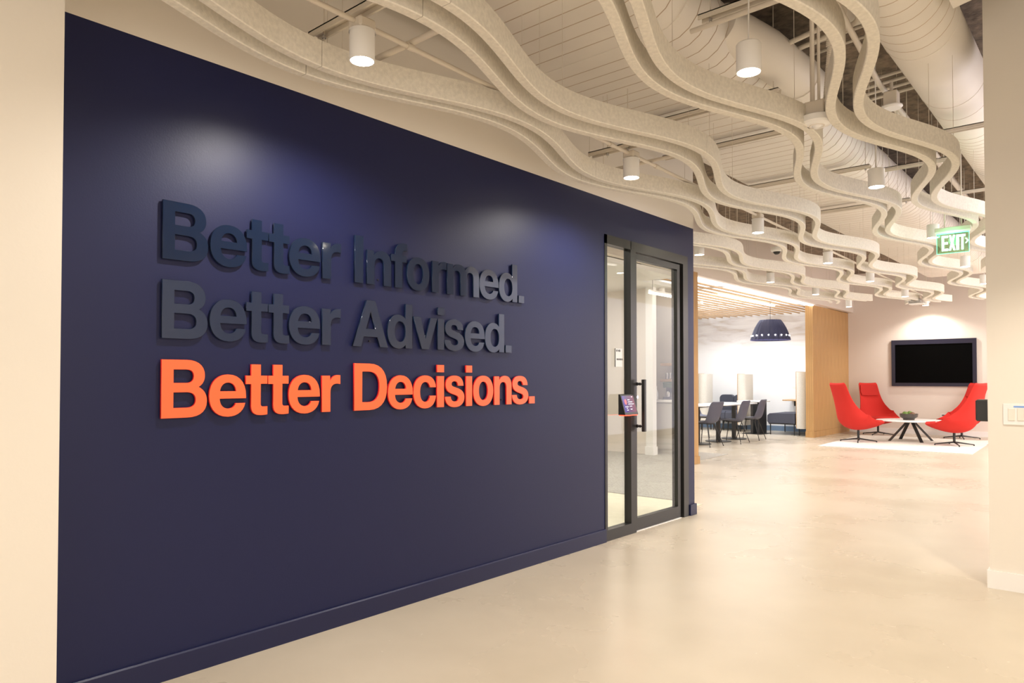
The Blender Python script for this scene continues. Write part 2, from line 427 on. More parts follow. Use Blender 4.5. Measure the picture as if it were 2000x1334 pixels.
# ------------------------------------------------------------------ glass door and sidelight (door_1)
FX0, FX1 = -3.10, -3.035
ys0, ys1, yd0, yd1 = 4.645, 4.99, 5.07, 5.862
g = G()
g.box(FX0, FX1, D0, ys0, 0, DT); g.box(FX0, FX1, D0, 5.0, 2.30, DT); g.box(FX0, FX1, ys1, yd0, 0, DT); g.box(FX0, FX1, ys0, ys1, 0, .085)
g.box(FX0, FX1, yd0, D1, 2.292, DT); g.box(FX0 - .04, FX1, 5.893, D1, 0, 2.292); g.box(FX0 - .04, WX - .04, 5.868, 5.893, 0, 2.292)
fr = struct('door_1', g, 'frame')
obj('sidelight_pane', G().box(-3.078, -3.068, ys0, ys1, .085, 2.30), 'glass', fr)
g = G(); a, b = yd0 + .004, yd1
g.box(-3.095, -3.052, a, a + .035, .012, 2.283); g.box(-3.095, -3.052, b - .05, b, .012, 2.283)
g.box(-3.095, -3.052, a + .035, b - .05, .012, .108); g.box(-3.095, -3.052, a + .035, b - .05, 2.235, 2.283)
leaf = obj('door_leaf', g, 'frame', fr)
obj('door_pane', G().box(-3.079, -3.069, a + .035, b - .05, .108, 2.235), 'glass', leaf)
g = G(); g.bbox(-2.995, -2.965, 5.083, 5.113, .82, 1.245, .003)
obj('pull_handle', g, 'black', leaf)
for z in (.863, 1.208):
    g = G(); g.tube([(-3.054, 5.098, z), (-2.985, 5.098, z)], .0075, 12); g.tube([(-3.054, 5.098, z), (-3.035, 5.098, z)], .014, 14)
    g.tube([(-3.02, 5.098, z), (-3.012, 5.098, z)], .013, 14)
    obj('handle_post', g, 'black', leaf, True)
obj('lock_cylinder', G().tube([(-3.054, 5.10, 1.10), (-3.04, 5.10, 1.10)], .016, 16), 'steel', leaf, True)
obj('threshold', G().box(-3.10, -3.045, yd0, yd1, 0, .006), 'white', fr)

def text_mesh(name, body, size, m, loc, rot, parent, ext=.0006, bold=0.0, align='LEFT'):
    c = bpy.data.curves.new(name, 'FONT'); c.body = body; c.size = size; c.extrude = ext; c.offset = bold; c.align_x = align
    o = bpy.data.objects.new(name, c); S.collection.objects.link(o)
    bpy.context.view_layer.update()
    me = bpy.data.meshes.new_from_object(o.evaluated_get(bpy.context.evaluated_depsgraph_get()))
    bpy.data.objects.remove(o); me.materials.clear(); me.materials.append(M[m])
    q = bpy.data.objects.new(name, me); S.collection.objects.link(q); q.parent = parent; q.location = loc; q.rotation_euler = rot
    return q
ONWALL = (PI / 2, 0, PI / 2)
t = thing('room_sign', 'small pale room number plate on the narrow glass panel above the tablet', 'sign', (-3.066, 4.80, 1.345))
obj('plate', G().bbox(0, .004, 0, .103, 0, .147, .001), 'plate', t)
obj('edge_strip', G().box(0, .0055, -.003, .0015, 0, .147), 'ink', t)
text_mesh('number_text', '07-405', .022, 'ink', (.0046, .012, .122), ONWALL, t, bold=.0006)
text_mesh('name_text', 'DILWORTH', .0175, 'ink', (.0046, .018, .055), ONWALL, t, bold=.0006)

t = thing('booking_tablet', 'black wedge-shaped booking tablet with purple screen and red glowing underside on door frame', 'tablet', (-3.035, 4.80, .965))
prof = [(0, 0), (.062, 0), (.060, .012), (.018, .158), (.010, .163), (0, .163)]
obj('housing', G().prism(prof, 1, 0, .195), 'black', t)
L = math.hypot(.042, .146); nx, nz = .146 / L, .042 / L
def on(u, v, d=0): return (.060 - .042 * v + nx * d, u, .012 + .146 * v + nz * d)
def quad(u0, u1, v0, v1, d0, d1):
    vs = [on(u, v, d) for d in (d0, d1) for (u, v) in ((u0, v0), (u1, v0), (u1, v1), (u0, v1))]
    return G().add(vs, [(0, 3, 2, 1), (4, 5, 6, 7), (0, 1, 5, 4), (1, 2, 6, 5), (2, 3, 7, 6), (3, 0, 4, 7)])
sc = obj('display', quad(.012, .183, .06, .94, -.001, .0008), 'tablet', t)
g = G()
for (u0, u1, v) in ((.085, .115, .72), (.085, .150, .61), (.085, .165, .50), (.095, .13, .38), (.10, .125, .22), (.15, .165, .88), (.03, .075, .36), (.045, .06, .28), (.045, .068, .18)):
    q = quad(u0, u1, v - .012, v + .012, .0008, .0014); g.add(q.v, q.f)
obj('screen_text', g, 'textw', sc)['kind'] = 'stuff'
g = G(); n = 14
vs = [on(.05 + .013 * math.cos(2 * PI * k / n), .62 + .14 * math.sin(2 * PI * k / n), d) for d in (.0008, .0016) for k in range(n)]
g.add(vs, [tuple(range(n))[::-1], tuple(range(n, 2 * n))] + [(k, (k + 1) % n, n + (k + 1) % n, n + k) for k in range(n)])
obj('screen_mark', g, 'balloon', sc)
obj('led_strip', G().box(.004, .060, .004, .191, -.006, 0), 'redled', t)

# ------------------------------------------------------------------ raised lettering
def P(s):
    """tiny path language: M/L x,y ; C x,y x,y x,y ; Z"""
    tk = s.replace(',', ' ').split(); i = 0; pts = []; cur = None
    while i < len(tk):
        c = tk[i]
        if c in 'ML':
            cur = (float(tk[i + 1]), float(tk[i + 2])); pts.append(cur); i += 3
        elif c == 'C':
            v = [float(q) for q in tk[i + 1:i + 7]]; p0 = cur; n = 7
            for k in range(1, n + 1):
                u = k / n; w0, w1, w2, w3 = (1 - u) ** 3, 3 * u * (1 - u) ** 2, 3 * u * u * (1 - u), u ** 3
                pts.append((w0 * p0[0] + w1 * v[0] + w2 * v[2] + w3 * v[4], w0 * p0[1] + w1 * v[1] + w2 * v[3] + w3 * v[5]))
            cur = (v[4], v[5]); i += 7
        else: i += 1
    return pts
def EL(cx, cy, rx, ry, n=40, e=2.2):
    o = []
    for k in range(n):
        th = 2 * PI * k / n; c, s_ = math.cos(th), math.sin(th)
        o.append((cx + rx * math.copysign(abs(c) ** (2 / e), c), cy + ry * math.copysign(abs(s_) ** (2 / e), s_)))
    return o
GL = {
 'B': (.77, [P('M 0 0 L .43 0 C .64 0 .77 .09 .77 .285 C .77 .41 .70 .49 .62 .53 C .69 .57 .73 .64 .73 .73 C .73 .9 .61 1 .42 1 L 0 1'),
             P('M .195 .835 L .42 .835 C .50 .835 .54 .79 .54 .72 C .54 .645 .50 .60 .42 .60 L .195 .60'),
             P('M .195 .44 L .42 .44 C .52 .44 .575 .395 .575 .305 C .575 .215 .52 .17 .42 .17 L .195 .17')]),
 'e': (.73, [P('M .73 .315 L .2 .315 C .205 .2 .27 .13 .375 .13 C .45 .13 .50 .165 .525 .225 L .715 .225 C .68 .07 .55 -.015 .37 -.015 C .14 -.015 0 .135 0 .365 C 0 .60 .145 .75 .365 .75 C .60 .75 .73 .59 .73 .36'),
             P('M .205 .445 L .53 .445 C .52 .55 .46 .605 .37 .605 C .28 .605 .22 .55 .205 .445')]),
 't': (.42, [P('M .105 .575 L 0 .575 L 0 .73 L .105 .73 L .105 .94 L .29 .94 L .29 .73 L .42 .73 L .42 .58 L .29 .58 L .29 .21 C .29 .16 .305 .148 .36 .148 L .425 .15 L .425 0 C .38 -.008 .35 -.01 .30 -.01 C .16 -.01 .105 .05 .105 .17')]),
 'r': (.43, [P('M 0 0 L 0 .735 L .185 .735 L .185 .625 C .23 .71 .29 .75 .37 .75 L .43 .745 L .43 .565 C .40 .57 .38 .575 .35 .575 C .24 .57 .195 .51 .195 .4 L .195 0')]),
 'D': (.86, [P('M 0 0 L .39 0 C .70 0 .86 .18 .86 .5 C .86 .82 .70 1 .39 1 L 0 1'), P('M .2 .17 L .37 .17 C .56 .17 .655 .28 .655 .5 C .655 .72 .56 .83 .37 .83 L .2 .83')]),
 'c': (.71, [P('M .71 .475 L .52 .475 C .495 .56 .45 .6 .375 .6 C .265 .6 .205 .515 .205 .367 C .205 .215 .265 .135 .375 .135 C .455 .135 .505 .185 .52 .275 L .71 .275 C .69 .09 .56 -.015 .37 -.015 C .14 -.015 0 .13 0 .365 C 0 .605 .145 .75 .375 .75 C .56 .75 .69 .65 .71 .475')]),
 'i': (.21, [P('M 0 0 L .21 0 L .21 .735 L 0 .735'), P('M 0 .83 L .21 .83 L .21 1 L 0 1')]),
 's': (.66, [P('M .63 .505 L .44 .505 C .43 .58 .39 .615 .32 .615 C .25 .615 .215 .585 .215 .545 C .215 .505 .25 .485 .36 .46 C .56 .415 .66 .35 .66 .22 C .66 .075 .53 -.015 .33 -.015 C .13 -.015 .005 .08 0 .24 L .19 .24 C .195 .16 .245 .12 .335 .12 C .415 .12 .455 .15 .455 .195 C .455 .245 .415 .265 .31 .29 C .11 .335 .02 .4 .02 .53 C .02 .665 .13 .75 .32 .75 C .51 .75 .62 .665 .63 .505')]),
 'o': (.73, [EL(.365, .3675, .365, .3825), EL(.365, .3675, .165, .235)[::-1]]),
 'n': (.67, [P('M 0 0 L 0 .735 L .185 .735 L .185 .635 C .235 .71 .31 .75 .41 .75 C .57 .75 .67 .66 .67 .48 L .67 0 L .47 0 L .47 .43 C .47 .54 .425 .59 .345 .59 C .25 .59 .2 .53 .2 .43 L .2 0')]),
 'm': (1.06, [P('M 0 0 L 0 .735 L .185 .735 L .185 .64 C .23 .71 .3 .75 .38 .75 C .475 .75 .55 .71 .585 .625 C .635 .71 .71 .75 .80 .75 C .96 .75 1.06 .66 1.06 .49 L 1.06 0 L .865 0 L .865 .45 C .865 .54 .825 .59 .75 .59 C .67 .59 .627 .54 .627 .45 L .627 0 L .433 0 L .433 .45 C .433 .54 .395 .59 .315 .59 C .235 .59 .195 .54 .195 .45 L .195 0')]),
 'f': (.44, [P('M .11 0 L .11 .585 L 0 .585 L 0 .735 L .11 .735 L .11 .78 C .11 .94 .2 1.01 .345 1.01 L .44 1.005 L .44 .85 L .38 .853 C .325 .853 .305 .83 .305 .785 L .305 .735 L .43 .735 L .43 .585 L .305 .585 L .305 0')]),
 'd': (.73, [P('M .73 1 L .73 0 L .54 0 L .54 .085 C .48 .02 .41 -.015 .315 -.015 C .12 -.015 0 .14 0 .365 C 0 .595 .12 .75 .315 .75 C .405 .75 .475 .715 .53 .655 L .53 1'), EL(.368, .3675, .166, .232)[::-1]]),
 'I': (.2, [P('M 0 0 L .2 0 L .2 1 L 0 1')]),
 '.': (.22, [P('M 0 0 L .22 0 L .22 .19 L 0 .19')]),
 'A': (.95, [P('M 0 0 L .36 1 L .59 1 L .95 0 L .735 0 L .66 .215 L .285 .215 L .215 0'), P('M .34 .38 L .605 .38 L .472 .775')]),
 'v': (.74, [P('M .265 0 L 0 .735 L .215 .735 L .375 .23 L .53 .735 L .74 .735 L .475 0')]),
 'E': (.62, [P('M 0 0 L .62 0 L .62 .14 L .22 .14 L .22 .43 L .58 .43 L .58 .57 L .22 .57 L .22 .86 L .62 .86 L .62 1 L 0 1')]),
 'X': (.70, [P('M 0 0 L .22 0 L .35 .32 L .48 0 L .70 0 L .465 .51 L .68 1 L .46 1 L .35 .70 L .24 1 L .02 1 L .235 .51')]),
 'T': (.66, [P('M .22 0 L .44 0 L .44 .85 L .66 .85 L .66 1 L 0 1 L 0 .85 L .22 .85')]),
 '>': (.5, [P('M 0 0 L .18 0 L .5 .5 L .18 1 L 0 1 L .30 .5')]),
}
def glyph_mesh(ch, w_, h_, depth, bev=.0008):
    """filled 2-D curve of the letter (x right, y up), extruded, as a mesh"""
    W, loops = GL[ch]
    c = bpy.data.curves.new('g', 'CURVE'); c.dimensions = '2D'; c.fill_mode = 'BOTH'
    for lp in loops:
        s = c.splines.new('POLY'); s.points.add(len(lp) - 1)
        for p, q in zip(s.points, lp): p.co = (q[0] / W * w_, q[1] * h_, 0, 1)
        s.use_cyclic_u = True
    c.extrude = depth / 2 - bev; c.bevel_depth = bev; c.bevel_resolution = 0
    o = bpy.data.objects.new('g', c); S.collection.objects.link(o); bpy.context.view_layer.update()
    me = bpy.data.meshes.new_from_object(o.evaluated_get(bpy.context.evaluated_depsgraph_get()))
    bpy.data.objects.remove(o)
    return me
BET = [(1.282, 1.475), (1.485, 1.656), (1.655, 1.761), (1.766, 1.872), (1.873, 2.046), (2.059, 2.167)]
LINES = [
 ('Better', 'Informed.', BET, [(2.255, 2.307), (2.333, 2.494), (2.497, 2.608), (2.608, 2.775), (2.799, 2.911), (2.919, 3.19), (3.194, 3.37), (3.375, 3.554), (3.57, 3.625)],
  1.752, 'gloss_navy', 'gloss_navy', 'raised glossy dark navy lettering reading Better Informed, the top line'),
 ('Better', 'Advised.', BET, [(2.244, 2.474), (2.472, 2.646), (2.655, 2.838), (2.843, 2.893), (2.897, 3.059), (3.068, 3.241), (3.245, 3.424), (3.44, 3.497)],
  1.420, 'satin_grey', 'gloss_navy', 'raised satin slate blue lettering reading Better Advised, the middle line'),
 ('Better', 'Decisions.', BET, [(2.254, 2.469), (2.476, 2.652), (2.657, 2.829), (2.838, 2.893), (2.902, 3.062), (3.077, 3.129), (3.14, 3.32), (3.331, 3.497), (3.502, 3.668), (3.678, 3.736)],
  1.086, 'orange', 'orange_side', 'raised bright orange lettering reading Better Decisions, the bottom line')]
for (w1, w2, e1, e2, zb, m1, m2, lab) in LINES:
    t = thing('wall_lettering', lab, 'lettering', (WX, 1.28, zb), 0, 'lines of lettering on the navy wall')
    for ch, (a, b) in list(zip(w1, e1)) + list(zip(w2, e2)):
        me = glyph_mesh(ch, b - a, .2445, .012)
        me.materials.clear(); me.materials.append(M[m1]); me.materials.append(M[m2])
        me.transform(__import__('mathutils').Matrix(((0, 0, 1, 0), (1, 0, 0, 0), (0, 1, 0, 0), (0, 0, 0, 1))))
        for p in me.polygons: p.material_index = 0 if p.normal.x > .9 else 1
        o = bpy.data.objects.new('letter' if ch != '.' else 'full_stop', me); S.collection.objects.link(o)
        o.parent = t; o.location = (.012, a - 1.28, 0)
    g = G()
    for (a, b) in e1 + e2: g.tube([(0, (a + b) / 2 - 1.28, .03), (.008, (a + b) / 2 - 1.28, .03)], .004, 6)
    o = obj('mounting_studs', g, 'black', t); o['kind'] = 'stuff'

# ------------------------------------------------------------------ wavy felt baffles
PER, DR, AMP, FZ0, FZ1, TH = 2.19, -.028, .132, 2.60, 2.712, .047
def fx(c, ph, y): return c + DR * y + AMP * math.cos(2 * PI * (y - ph) / PER)
def baffle(c, ph, ya, yb, label):
    t = thing('wavy_baffle', label, 'ceiling baffle', (c, ya, FZ0), 0, 'wavy felt baffles hung from the ceiling')
    cuts = [ya] + [q for q in [1.77 + PER * k for k in range(-2, 8)] if ya + .3 < q < yb - .3] + [yb]
    for a, b in zip(cuts, cuts[1:]):
        a2, b2 = a + .0015, b - .0015; n = max(4, int((b2 - a2) / .055)); g = G(); vs = []
        for i in range(n + 1):
            y = a2 + (b2 - a2) * i / n; e = 1e-3
            d = Vector((fx(c, ph, y + e) - fx(c, ph, y - e), 2 * e, 0)).normalized(); nrm = Vector((d.y, -d.x, 0))
            p = Vector((fx(c, ph, y), y, 0)); h = TH / 2; k = .004
            for (s, z) in ((-h, FZ0 + k), (-h + k, FZ0), (h - k, FZ0), (h, FZ0 + k), (h, FZ1), (-h, FZ1)):
                q = p + nrm * s; vs.append((q.x, q.y, z))
        fs = []
        for i in range(n):
            for k in range(6): fs.append((i * 6 + k, i * 6 + (k + 1) % 6, (i + 1) * 6 + (k + 1) % 6, (i + 1) * 6 + k))
        fs += [tuple(range(6))[::-1], tuple(range(n * 6, n * 6 + 6))]
        obj('felt_section', g.add(vs, fs), 'felt', t, True, world=True)
        for y in (a + .12, (a + b) / 2):
            x = fx(c, ph, y); top = 3.19 if -3.03 < x < -1.80 else 3.75
            if -1.2 < x < -.68: top = 3.24
            if 3.2 < y < 4.75 and -1.42 < x < -1.12: top = 3.45
            if 4.1 < y < 5.35 and -1.84 < x < -1.56: top = 3.19
            obj('hanger_wire', G().tube([(x, y, FZ1 - .002), (x, y, top)], .0016, 5).tube([(x, y, FZ1 - .002), (x, y, FZ1 + .012)], .004, 6), 'pipe', t, world=True)
YN = 14.4
BAF = [(-2.575, .64, -1.2, YN, 'wavy felt ribbon running closest to the navy wall'),
       (-2.455, .68, -1.2, YN, 'wavy felt ribbon second out from the navy wall'),
       (-2.072, 1.80, -1.2, YN, 'wavy felt ribbon third out from the navy wall, under the flat duct'),
       (-1.925, 1.74, -1.2, YN, 'wavy felt ribbon fourth out from the navy wall, under the flat duct'),
       (-1.420, 1.82, -1.2, YN, 'wavy felt ribbon between the flat duct and the first hanging cord lamp, wall side'),
       (-1.312, 1.82, -1.2, YN, 'wavy felt ribbon passing beside the smoke detector, corridor side'),
       (-.905, .70, -1.2, YN, 'wavy felt ribbon second from the right column, wall side'),
       (-.775, .70, -1.2, YN, 'wavy felt ribbon nearest the round duct and right column'),
       (-3.035, .58, 6.25, 13.4, 'wavy felt ribbon beyond the navy wall corner, corridor side'),
       (-3.150, .50, 6.25, 13.4, 'wavy felt ribbon beyond the navy wall corner, alcove side'),
       (-3.525, 1.95, 6.25, 13.5, 'wavy felt ribbon near the alcove bulkhead, corridor side'),
       (-3.665, 1.98, 6.25, 13.3, 'wavy felt ribbon closest to the alcove bulkhead')]
for b in BAF: baffle(*b)

# ------------------------------------------------------------------ cylinder lamps
def spot(parent, z, power=LAMP_W, col=WARM, ang=118):
    l = bpy.data.lights.new('lamp_light', 'SPOT'); l.energy = power; l.color = col; l.spot_size = math.radians(ang)
    l.spot_blend = .55; l.shadow_soft_size = .04
    o = bpy.data.objects.new('lamp_light', l); S.collection.objects.link(o); o.parent = parent; o.location = (0, 0, z)
    return o
R_ = .0525
def cyl_lamp(x, y, label, kind, z0=2.575, col=WARM, power=LAMP_W, ang=118):
    t = thing('cylinder_lamp', label, 'ceiling lamp', (x, y, z0), 0, 'white cylinder lamps')
    H = .125
    obj('shade', G().lathe([(R_ - .004, .006), (R_ - .004, .0), (R_, .0), (R_, H - .004), (R_ - .004, H), (.001, H), (.001, H - .006), (R_ - .005, H - .006)], 32, close=False), 'white_lamp', t, True)
    obj('lens', G().lathe([(.001, .003), (R_ - .004, .003), (R_ - .004, .008), (.001, .008)], 28), 'lens', t)
    if kind == 'box':
        obj('junction_box', G().bbox(-.043, .043, -.043, .043, H, H + .05, .01), 'pipe', t)
        obj('collar', G().lathe([(R_ + .003, H - .008), (R_ + .003, H), (R_ - .01, H + .002)], 28, close=False), 'white_lamp', t, True)
    else:
        obj('cord', G().tube([(0, 0, H - .002), (.002, 0, H + .25), (-.001, 0, H + .6), (0, 0, 3.75 - z0)], .0035, 8), 'white_lamp', t)
    spot(t, -.012, power, col, ang)
    return t
X1 = lambda y: -2.35 - .026 * y
X2 = lambda y: -1.13 - .030 * y
row1 = [(1.82, 'large white cylinder lamp on a conduit box, nearest above the lettering'), (4.05, 'white cylinder lamp on a conduit box, above the near side of the glass door'),
        (6.33, 'white cylinder lamp just past the navy wall corner, under the flat duct'), (8.52, 'white cylinder lamp fourth along the row by the navy wall'),
        (10.5, 'white cylinder lamp fifth along the row by the navy wall'), (12.8, 'white cylinder lamp sixth along the row by the navy wall'),
        (14.6, 'white cylinder lamp last in the row by the navy wall, toward the lounge')]
for y, l in row1: cyl_lamp(X1(y), y, l, 'box', power=LAMP_W * (1.9 if y < 5 else 1.0), col=NEUT, ang=158 if y < 5 else 118)
row2 = [(2.98, 'large white cylinder lamp hanging on a cord beside the round ducts'), (5.35, 'white cylinder lamp hanging on a cord between smoke detector and exit sign'),
        (7.63, 'white cylinder lamp half hidden behind the exit sign'), (9.85, 'white cylinder lamp hanging just beyond the exit sign'), (11.8, 'white cylinder lamp hanging beside the right column edge, beyond the exit sign'),
        (14.2, 'white cylinder lamp last in the corded row')]
for y, l in row2: cyl_lamp(X2(y), y, l, 'cord', col=WARM if y < 7 else NEUT)
for x, y, l in [(-3.44, 7.05, 'white cylinder lamp right behind the navy wall corner, above the oak jamb'), (-3.68, 9.69, 'white cylinder lamp by the alcove bulkhead, over its near half'),
                (-3.68, 11.57, 'white cylinder lamp by the alcove bulkhead, over its middle'), (-3.85, 13.95, 'white cylinder lamp by the alcove bulkhead, close to the oak pier')]:
    cyl_lamp(x, y, l, 'box', col=NEUT)
# off-frame lamps that light the near floor and walls
for x, y, l in [(0.05, 1.9, 'white cylinder lamp overhead to the right of the photographer'), (0.0, 4.1, 'white cylinder lamp in front of the right column, out of frame'),
                (-1.15, .75, 'white cylinder lamp overhead in the corded row, out of frame')]:
    cyl_lamp(x, y, l, 'cord', power=LAMP_W * (2.3 if y > 4 else .8))
# flush lamp washing the screen wall
t = thing('wall_wash_downlight', 'flush round downlight washing the wall above the black screen', 'ceiling lamp', (-3.30, 17.70, 2.93))
obj('housing', G().lathe([(.001, .12), (.085, .12), (.085, 0), (.072, 0), (.072, .004)], 28, close=False), 'white_lamp', t, True)
obj('lens', G().lathe([(.001, .003), (.072, .003), (.072, .006), (.001, .006)], 28), 'lens', t)
obj('stem', G().tube([(0, 0, .12), (0, 0, .82)], .01, 8), 'pipe', t)
sp_ = spot(t, -.02, 55, NEUT, 138)

# conduits with struts and junctions above the lamp rows
def pipe_run(name, label, pts, r=.0115, group='painted conduits', m='pipe', bands=None):
    t = thing(name, label, 'conduit', pts[0], 0, group)
    obj('pipe', G().tube(pts, r, 12), m, t, True, world=True)
    for b in (bands or []):
        o = obj('coupling', G().tube([(b[0], b[1] - .02, b[2]), (b[0], b[1] + .02, b[2])], r * 1.35, 12), m, t, True, world=True)
    return t
ZC = 2.732
pipe_run('conduit', 'straight painted conduit linking the cylinder lamps beside the navy wall', [(X1(-1) , -1, ZC), (X1(6.5), 6.5, ZC), (X1(15), 15, ZC)],
         bands=[(X1(2.09), 2.09, ZC), (X1(3.8), 3.8, ZC), (X1(4.4), 4.4, ZC)])
pipe_run('conduit', 'straight painted conduit linking the lamps beside the alcove bulkhead', [(-3.42, 6.3, ZC), (-3.88, 14.2, ZC)])
pipe_run('conduit', 'painted conduit running to the wall beside the nearest lamp', [(-3.03, 2.10, 2.76), (-2.42, 2.10, 2.757), (-2.06, 2.10, 2.76)], r=.014)
pipe_run('conduit', 'painted conduit running to the wall beside the second lamp', [(-3.03, 4.34, 2.76), (-2.05, 4.34, 2.76)], r=.012)
def strut(label, x0, x1, y, z, top=3.75, rods=None, wdt=.03):
    t = thing('channel_strut', label, 'strut', (x0, y, z), 0, 'channel struts')
    g = G(); g.box(x0, x1, y - wdt, y - wdt + .010, z, z + .028); g.box(x0, x1, y + wdt - .010, y + wdt, z, z + .028); g.box(x0, x1, y - wdt, y + wdt, z + .022, z + .028)
    obj('channel', g, 'pipe', t, world=True)
    for x in (rods or (x0 + .06, x1 - .06)):
        obj('threaded_rod', G().tube([(x, y, z - .03), (x, y, top)], .0035, 6), 'pipe', t, world=True)
        obj('nut', G().tube([(x, y, z - .016), (x, y, z)], .009, 6), 'steel', t, world=True)
    return t
strut('painted channel strut above the nearest cylinder lamp by the navy wall', -2.78, -2.16, 1.84, 2.79, 3.19, (-2.70,))
strut('painted channel strut above the second cylinder lamp by the navy wall', -2.80, -2.2, 4.08, 2.79, 3.19, (-2.66, -2.5))
strut('painted channel strut below the flat duct, near the glass door', -2.98, -1.70, 4.66, 3.13, 3.75, (-1.74,))
strut('painted channel strut below the flat duct, second along', -2.98, -1.70, 5.45, 3.13, 3.75, (-1.74,))
strut('painted channel strut below the flat duct, past the wall corner', -2.98, -1.70, 6.85, 3.13, 3.75, (-1.74,))
strut('painted channel strut below the flat duct, fourth along', -2.98, -1.70, 8.4, 3.13, 3.75, (-1.74,))
strut('painted channel strut carrying the round duct beside the right column', -1.30, -.60, 6.18, 3.10, 3.75, (-1.27, -.63))
strut('painted channel strut carrying the round duct farther back', -1.35, -.60, 8.3, 3.10, 3.75, (-1.31, -.63))
strut('slotted channel strut above the first corded lamp', -1.72, -1.05, 3.55, 3.18, 3.75)
strut('painted channel strut crossing behind the second corded lamp', -1.78, -1.10, 7.1, 3.14, 3.75)
pipe_run('conduit', 'thick painted pipe clamped under the slotted strut', [(-1.78, 3.56, 3.15), (-1.02, 3.54, 3.15)], r=.014)
# bent conduits by the smoke detector
def bend(a, b, c, n=6, k=.12):
    a, b, c = Vector(a), Vector(b), Vector(c); d1 = (a - b).normalized() * k; d2 = (c - b).normalized() * k
    out = [tuple(a)]
    for i in range(n + 1):
        u = i / n; out.append(tuple((b + d1) * (1 - u) ** 2 + b * 2 * u * (1 - u) + (b + d2) * u * u))
    return out + [tuple(c)]
pipe_run('conduit', 'painted conduit with a rounded elbow left of the smoke detector drop', bend((-1.30, 3.6, 3.40), (-1.20, 4.45, 3.40), (-1.75, 4.62, 3.40), k=.14), r=.016)
pipe_run('conduit', 'painted conduit with a rounded elbow right of the smoke detector drop', bend((-1.19, 3.6, 3.42), (-1.18, 4.62, 3.42), (-1.75, 4.78, 3.42), k=.12), r=.016)
pipe_run('conduit', 'long thin painted conduit crossing the dark deck, upper one of a pair', [(-1.75, 5.05, 3.56), (-1.17, 4.97, 3.56)], r=.014)
pipe_run('conduit', 'long thin painted conduit crossing the dark deck, lower one of a pair', [(-1.75, 5.15, 3.53), (-1.17, 5.07, 3.53)], r=.011)
for k in range(4):
    pipe_run('conduit', ['first', 'second', 'third', 'fourth'][k] + ' of four parallel painted conduits crossing beside the round duct',
             [(-1.52, 5.75 + k * .13, 3.48), (-1.18, 5.70 + k * .13, 3.48)], r=.014, group='parallel conduits beside the round duct')
pipe_run('conduit', 'painted sprinkler pipe sloping along the deck beside the round duct', [(-1.20, 4.1, 3.36), (-1.30, 5.5, 3.34), (-1.32, 8.2, 3.34)], r=.018)
pipe_run('conduit', 'dark painted beam-like pipe along the far deck', [(-1.45, 6.6, 3.55), (-1.55, 13.5, 3.55)], r=.03)
# speaker-like disc
t = thing('ceiling_speaker', 'round flat ceiling speaker disc on the pipe left of the round duct', 'speaker', (-1.24, 5.57, 3.17))
obj('face', G().lathe([(.001, 0), (.06, .001), (.072, .012), (.07, .02), (.001, .022)], 28), 'white_lamp', t, True)
obj('bracket', G().bbox(-.045, .045, -.045, .045, .02, .12, .006), 'pipe', t)
obj('stem', G().tube([(0, 0, .12), (0, 0, .19)], .012, 8), 'pipe', t)

# smoke detector with its vertical drops
t = thing('smoke_detector', 'round white smoke detector strobe hanging between two wavy ribbons', 'smoke detector', (-1.235, 3.92, 2.60))
obj('body', G().lathe([(.001, .0), (.045, .0), (.050, .004), (.072, .006), (.082, .016), (.084, .045), (.078, .05), (.001, .05)], 36), 'white_lamp', t, True)
obj('centre_lens', G().lathe([(.001, -.012), (.014, -.010), (.022, -.003), (.024, .001), (.001, .002)], 20), 'white', t, True)
obj('slot_ring', G().lathe([(.034, -.001), (.040, -.001), (.040, .002), (.034, .002)], 28, close=False), 'pipe', t, True)
obj('back_box', G().bbox(-.05, .05, -.045, .045, .05, .125, .004), 'pipe', t)
pipe_run('conduit', 'vertical painted conduit dropping to the smoke detector, left one', [(-1.255, 3.92, 2.725), (-1.255, 3.92, 3.42), (-1.285, 3.75, 3.52), (-1.34, 3.3, 3.55)], r=.0125)
pipe_run('conduit', 'vertical painted conduit dropping to the smoke detector, middle one', [(-1.225, 3.93, 2.725), (-1.225, 3.93, 3.35), (-1.22, 3.95, 3.75)], r=.008)
g = G()
for k in range(60): g.lathe([(.009, 0), (.0135, .004), (.0135, .006), (.009, .010)], 10, (-1.195 + .0006 * k * (1 if k < 30 else .6), 3.94 + .0008 * k, 2.725 + k * .010), close=False)
t2 = thing('flexible_conduit', 'ribbed flexible conduit dropping to the smoke detector', 'conduit', (-1.195, 3.94, 2.72))
obj('ribbed_hose', g, 'pipe', t2, True, world=True)
# dome camera
t = thing('dome_camera', 'small white dome security camera between the wavy ribbons', 'security camera', (-3.12, 8.42, 2.735))
obj('housing', G().lathe([(.05, .02), (.062, .028), (.068, .045), (.060, .075), (.001, .078)], 28, close=False), 'white_lamp', t, True)
obj('dome', G().lathe([(.001, -.012), (.022, -.008), (.036, .006), (.040, .02), (.05, .022)], 24, close=False), 'black', t, True)
obj('stem', G().tube([(0, 0, .075), (0, 0, 1.0)], .006, 8), 'pipe', t)
t = thing('wireless_access_point', 'round white wireless access point above the wavy ribbons by the navy wall corner', 'access point', (-3.48, 7.22, 2.98))
obj('puck', G().lathe([(.001, 0), (.06, 0), (.075, .01), (.07, .03), (.001, .032)], 24), 'white_lamp', t, True)
obj('stem', G().tube([(0, 0, .03), (0, 0, .77)], .006, 8), 'pipe', t)
t = thing('junction_cabinet', 'square painted box on the deck beyond the navy wall corner', 'box', (-2.35, 7.2, 2.86))
t.location = (-3.35, 8.2, 3.3)
obj('cabinet', G().bbox(0, .38, 0, .4, 0, .45, .006), 'duct', t)
